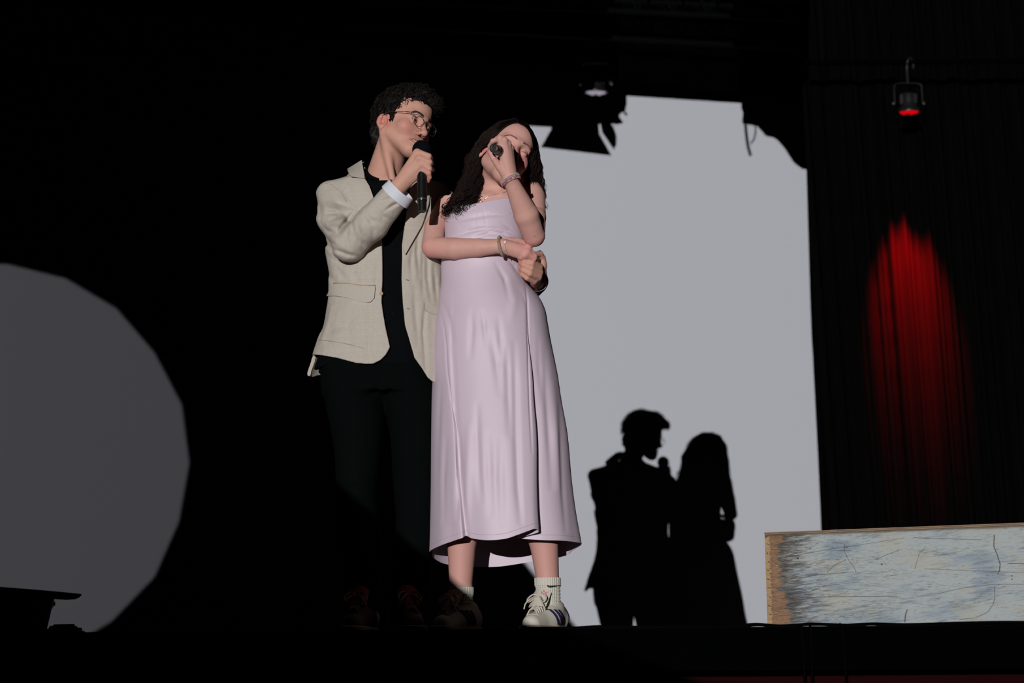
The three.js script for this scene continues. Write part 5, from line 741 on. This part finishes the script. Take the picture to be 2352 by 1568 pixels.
// ------------------------------------------------------------------ things on the stage edge
// worn plywood box at the right
{
  const W = 1024, H = 384, r = rng(404), cv = document.createElement('canvas'); cv.width = W; cv.height = H; const g = cv.getContext('2d'), im = g.createImageData(W, H);
  const fb = (x, y, o) => 0.55 * noise(x, y, o) + 0.3 * noise(x * 2.1, y * 2.1, o + 7) + 0.15 * noise(x * 4.3, y * 4.3, o + 13);
  for (let y = 0; y < H; y++) for (let x = 0; x < W; x++) {
    const px = x / 1.5926, py = y / 1.5926;                                   // picture pixels on the face
    const grain = 0.7 * fb(px / 34 + 0.3 * noise(py / 20, 1), (py + 0.12 * px) / 3.2, 1) + 0.4 * fb(px / 12, (py + 0.2 * px) / 1.6, 21), cloud = fb(px / 80, py / 40, 2), fine = fb(px / 14, py / 2.2, 3);
    let c = [172, 180, 179];
    const blue = smooth(0.0, 0.5, cloud + 0.25 * grain + 0.25 * (1 - px / 400)); c = c.map((v, i) => lerp(v, [140, 155, 168][i], 0.75 * blue));
    const cream = smooth(0.05, 0.5, fb(px / 70, py / 40, 9) + 0.3 * smooth(300, 640, px)); c = c.map((v, i) => lerp(v, [180, 177, 162][i], 0.55 * cream));
    const dirt = smooth(0.12, 0.7, grain * 0.7 + cloud * 0.35 + 0.32 * Math.exp(-Math.max(0, px - 40) / 90) + 0.16 * Math.exp(-((py - 165) ** 2) / 1800) * smooth(420, 60, px)); c = c.map((v, i) => lerp(v, [88, 92, 98][i], 0.42 * dirt));
    const rub = smooth(0.3, 0.6, fine * 0.8 + grain * 0.5); c = c.map((v, i) => lerp(v, [120, 112, 100][i], 0.25 * rub));
    const edge = 30 + 14 * fb(3.3, py / 14, 4) + 10 * fb(1, py / 3, 5) + 16 * Math.exp(-((py - 10) ** 2) / 160) + 18 * Math.exp(-((py - 185) ** 2) / 2400), char = smooth(edge + 74 + 60 * grain + 30 * fine, edge - 2, px);
    c = c.map((v, i) => lerp(v, [70, 62, 56][i], char * (0.5 + 0.45 * smooth(-0.2, 0.3, fine + grain))));
    const wood = smooth(edge + 6, edge - 5, px + 5 * fine); c = c.map((v, i) => lerp(v, [[148, 112, 84], [180, 150, 112]][px < 11 + 5 * grain ? 1 : 0][i] * (1 + 0.12 * fine), wood));
    const far = smooth(585, 640, px + 22 * grain - 0.25 * py); c = c.map((v, i) => lerp(v, [150, 104, 76][i], far * 0.8));
    const topEdge = smooth(8 + 4 * grain, 1, py); c = c.map((v, i) => lerp(v, [96, 82, 66][i], topEdge * 0.75));
    const o = (y * W + x) * 4; for (let i = 0; i < 3; i++) im.data[o + i] = clamp(c[i] * (1 + 0.05 * (r() - 0.5)), 0, 255); im.data[o + 3] = 255;
  }
  g.putImageData(im, 0, 0); g.lineCap = 'round';
  const line = (pts, w, col) => { g.strokeStyle = col; g.lineWidth = w * 1.5926; g.beginPath(); pts.forEach(([x, y], i) => (i ? g.lineTo : g.moveTo).call(g, (x - 1757) * 1.5926, (y - 1222 + (x - 1757) * 0.043) * 1.5926)); g.stroke(); };
  for (let i = 0; i < 9000; i++) {
    const x = 1765 + r() * 620, y = 1205 + r() * 240, near = Math.exp(-(x - 1790) / 110), dens = 0.16 + 0.75 * near + 0.75 * smooth(0.0, 0.5, fb(x / 60, (y + 0.1 * x) / 20, 31)) + 0.25 * smooth(2270, 2352, x); if (r() > dens) continue;
    const l = 3 + 40 * r() * r() * r() + (i % 40 === 0 ? 60 * r() : 0), a = (r() - 0.72) * 0.42, k = r(), dk2 = 0.28 + 0.6 * r() * r() + 0.15 * near;
    line([[x, y], [x + l * 0.5, y + l * 0.5 * a + (r() - 0.5) * 2], [x + l, y + l * a]], 0.28 + 0.6 * r() * r(), k < 0.68 ? `rgba(48,50,54,${dk2})` : k < 0.86 ? `rgba(108,84,58,${dk2})` : `rgba(222,228,226,${dk2 * 0.8})`);
  }
  const dk = 'rgba(44,40,36,0.85)';
  line([[2248, 1222], [2246, 1250], [2252, 1270], [2257, 1292], [2255, 1308], [2251, 1315]], 1.6, 'rgba(70,48,22,0.95)'); line([[2243, 1346], [2243, 1372], [2238, 1390], [2226, 1408], [2200, 1422], [2168, 1426]], 0.9, dk); line([[2274, 1291], [2320, 1290]], 1.4, dk); line([[2060, 1405], [2056, 1418], [2054, 1434]], 2.4, 'rgba(70,68,66,0.8)');
  line([[1933, 1244], [1931, 1262], [1940, 1285], [1950, 1300], [1955, 1314]], 0.8, dk); line([[1892, 1316], [1910, 1296], [1935, 1284]], 0.9, dk); line([[1996, 1284], [2020, 1272], [2048, 1260]], 0.8, dk); line([[1832, 1332], [1870, 1322], [1950, 1314]], 0.7, dk); line([[1800, 1360], [1880, 1350], [1960, 1338]], 0.6, dk); line([[2080, 1305], [2090, 1270], [2104, 1252]], 0.6, dk); line([[2100, 1305], [2350, 1314]], 0.6, dk); line([[2125, 1365], [2180, 1350], [2240, 1341], [2300, 1340], [2352, 1348]], 0.8, dk); line([[1830, 1355], [1850, 1364], [1874, 1356]], 0.8, dk); line([[1800, 1280], [1880, 1262], [1960, 1248], [2060, 1230]], 0.7, dk); line([[2080, 1229], [2220, 1234]], 0.8, dk); line([[1790, 1382], [1880, 1376], [2040, 1372]], 1.2, 'rgba(70,56,44,0.8)');
  for (const [x, y, k] of [[2010, 1294, 3], [2279, 1320, 2.2], [2279, 1328, 2], [1829, 1281, 3.4], [1857, 1256, 2]]) line([[x, y], [x + 1, y + 0.5]], k, 'rgba(30,26,24,0.85)');
  for (let i = 0; i < 9; i++) line([[1759 + r() * 5, 1245 + i * 22], [1763 + r() * 5, 1246 + i * 22 + r() * 3]], 1.6, 'rgba(60,44,30,0.9)');
  const t = new THREE.CanvasTexture(cv); t.colorSpace = THREE.SRGBColorSpace; t.magFilter = THREE.LinearFilter; t.needsUpdate = true;
  const bump = dataTexture(512, 192, (x, y) => { const o = (Math.floor((191 - y) * 2) * W + x * 2) * 4, v = clamp(90 + im.data[o] * 0.4 + 40 * noise(x / 9, y / 2, 3), 0, 255); return [v, v, v]; });
  const paint = mat([0.8, 0.8, 0.8], 0.6, { map: t, bumpMap: bump, bumpScale: 0.0012, specularIntensity: 0.35 }), raw = mat([0.3, 0.21, 0.135], 0.85), rawDark = mat([0.16, 0.095, 0.06], 0.9);
  const a = P(1757.5, 1300, 0.17); a.y = 0; const ht = P(1757.5, 1222, 0.17).y, wd = 0.95, turn = -0.36, s = thing('plywood_box', 'worn plywood box with a scratched whitish blue front and bare brown edges', 'box', a);
  const q = (gm) => gm.rotateY(turn).translate(a.x, 0, a.z), fh = ht - 0.0075;
  const face = new THREE.PlaneGeometry(wd, fh, 60, 20); { const p = face.attributes.position; for (let i = 0; i < p.count; i++) { const x = p.getX(i), y = p.getY(i), e = Math.min(wd / 2 - Math.abs(x), fh / 2 - Math.abs(y)); p.setZ(i, e < 0.001 ? -0.006 : 0.0009 * noise(x * 30, y * 40, 1)); } face.computeVertexNormals(); }
  part('front_panel', merge([q(face.translate(wd / 2, fh / 2, 0))]), paint, s);
  part('front_backing', q(box(wd, fh, 0.016, wd / 2, fh / 2, -0.014, 0.002)), raw, s);
  for (let k = 0; k < 3; k++) { const n = 40, gm = []; for (let i = 0; i < n; i++) { const w = wd / n, j = 0.0012 * noise(i * 0.7, k * 5.1) + (i === 8 ? -0.006 : 0); gm.push(box(w + 0.0005, 0.0024 + 0.0003 * noise(i, k), 0.3, (i + 0.5) * w, fh + 0.0013 + k * 0.0025, -0.15 + j - 0.001 * k, 0.0008)); } part('ply_layer', q(merge(gm)), k === 1 ? rawDark : raw, s); }
  for (const x of [0.009, wd - 0.009]) part('end_panel', q(box(0.018, fh, 0.27, x, fh / 2, -0.16, 0.002)), raw, s);
}
// upturned hat and a small coil at the left
{
  const at = P(46, 1457, 0.33); at.y = 0; const s = thing('hat', 'black brimmed hat resting upside down on the left end of the stage edge', 'hat', at);
  const q = (g) => g.rotateZ(-0.085).rotateX(0.02).translate(at.x + 0.0, 0.006, at.z);
  part('crown', q(lathe([[0, 0.004], [0.062, 0.002], [0.074, 0.006], [0.08, 0.02], [0.088, 0.09], [0.0915, 0.118], [0.0885, 0.119], [0.084, 0.09], [0.077, 0.022], [0.07, 0.01], [0, 0.012]], 60)), M.hat, s);
  part('brim', q(lathe([[0.089, 0.116], [0.1, 0.115], [0.13, 0.1155], [0.155, 0.119], [0.168, 0.126], [0.174, 0.134], [0.1735, 0.137], [0.167, 0.131], [0.154, 0.1245], [0.13, 0.1215], [0.1, 0.121], [0.09, 0.1215]], 80)), M.hat, s);
  part('ribbon', q(lathe([[0.0875, 0.084], [0.0895, 0.084], [0.092, 0.112], [0.0905, 0.112]], 60)), M.band, s);
  part('bow', q(merge([box(0.006, 0.02, 0.03, 0.0915, 0.1, 0.012, 0.002), box(0.007, 0.012, 0.012, 0.0935, 0.1, -0.006, 0.002)])), M.band, s);
  const c = P(146, 1457, 0.42), pts = []; for (let i = 0; i <= 120; i++) { const a = i / 120 * 2 * Math.PI * 5, w = i / 120; pts.push(V(c.x + (0.062 - 0.034 * w + 0.004 * Math.sin(w * 19)) * Math.cos(a), 0.005 + 0.022 * w + 0.002 * Math.sin(a * 0.7), c.z + (0.045 - 0.02 * w) * Math.sin(a))); } for (const [x, y, z] of [[0.0, 0.022, 0.045], [0.06, 0.006, 0.06], [0.2, 0.005, 0.05]]) pts.push(V(c.x - x, y, c.z + z));
  const k = thing('cable_coil', 'small coil of black cable beside the upturned hat', 'cable', V(c.x, 0, c.z)); part('cable', tube(pts, 0.0048, 420, 7), M.cable, k);
}
// cables along and down the stage edge
{
  const run = (pts, r, label, dz) => { const p = pts.map(([x, y, z]) => { const q = P(x, 1449, z); return V(q.x, r + y, q.z); }), t = thing('stage_cable', label, 'cable', p[0].clone()); part('cable', tube(p, r, pts.length * 14, 8), M.cable, t); return t; };
  run([[1210, 0, 0.5], [1320, 0.0, 0.48], [1378, 0.003, 0.5], [1470, 0, 0.49], [1600, 0.0, 0.5], [1690, 0.002, 0.47], [1735, 0.006, 0.5], [1790, 0.0, 0.52], [1870, 0.005, 0.5], [1960, 0.0, 0.52], [2000, 0.004, 0.51], [2080, 0.0, 0.54], [2200, 0.002, 0.57], [2290, 0.003, 0.585], [2420, 0.001, 0.588]], 0.0048, 'black cable lying along the stage edge from the white sneakers to the box');
  run([[1680, 0, 0.42], [1740, 0.007, 0.43], [1800, 0.0, 0.47], [1860, 0.008, 0.46], [1930, 0.002, 0.48], [1990, 0.006, 0.47], [2060, 0, 0.5], [2250, 0.0, 0.545], [2430, 0.0, 0.56]], 0.0042, 'second black cable rising in small loops along the foot of the plywood box');
  for (const [px, lean, label] of [[1842, 0.006, 'thin black cable hanging down the stage front, the left one of three'], [1862, -0.008, 'thin black cable hanging down the stage front, the middle one of three'], [1934, 0.02, 'thin black cable hanging down the stage front, the right one of three']]) { const q = P(px, 1450, 0.632), t = thing('hanging_cable', label, 'cable', V(q.x, 0, q.z)); part('cable', tube([V(q.x, 0.006, 0.585), V(q.x, 0.004, 0.615), V(q.x + 0.001, -0.012, 0.633), V(q.x + lean * 0.5, -0.3, 0.631), V(q.x + lean, -0.7, 0.63), V(q.x + lean * 1.5, -1.13, 0.64)], 0.0036, 50, 7), M.cable, t); }
}
renderer.render(scene, camera);
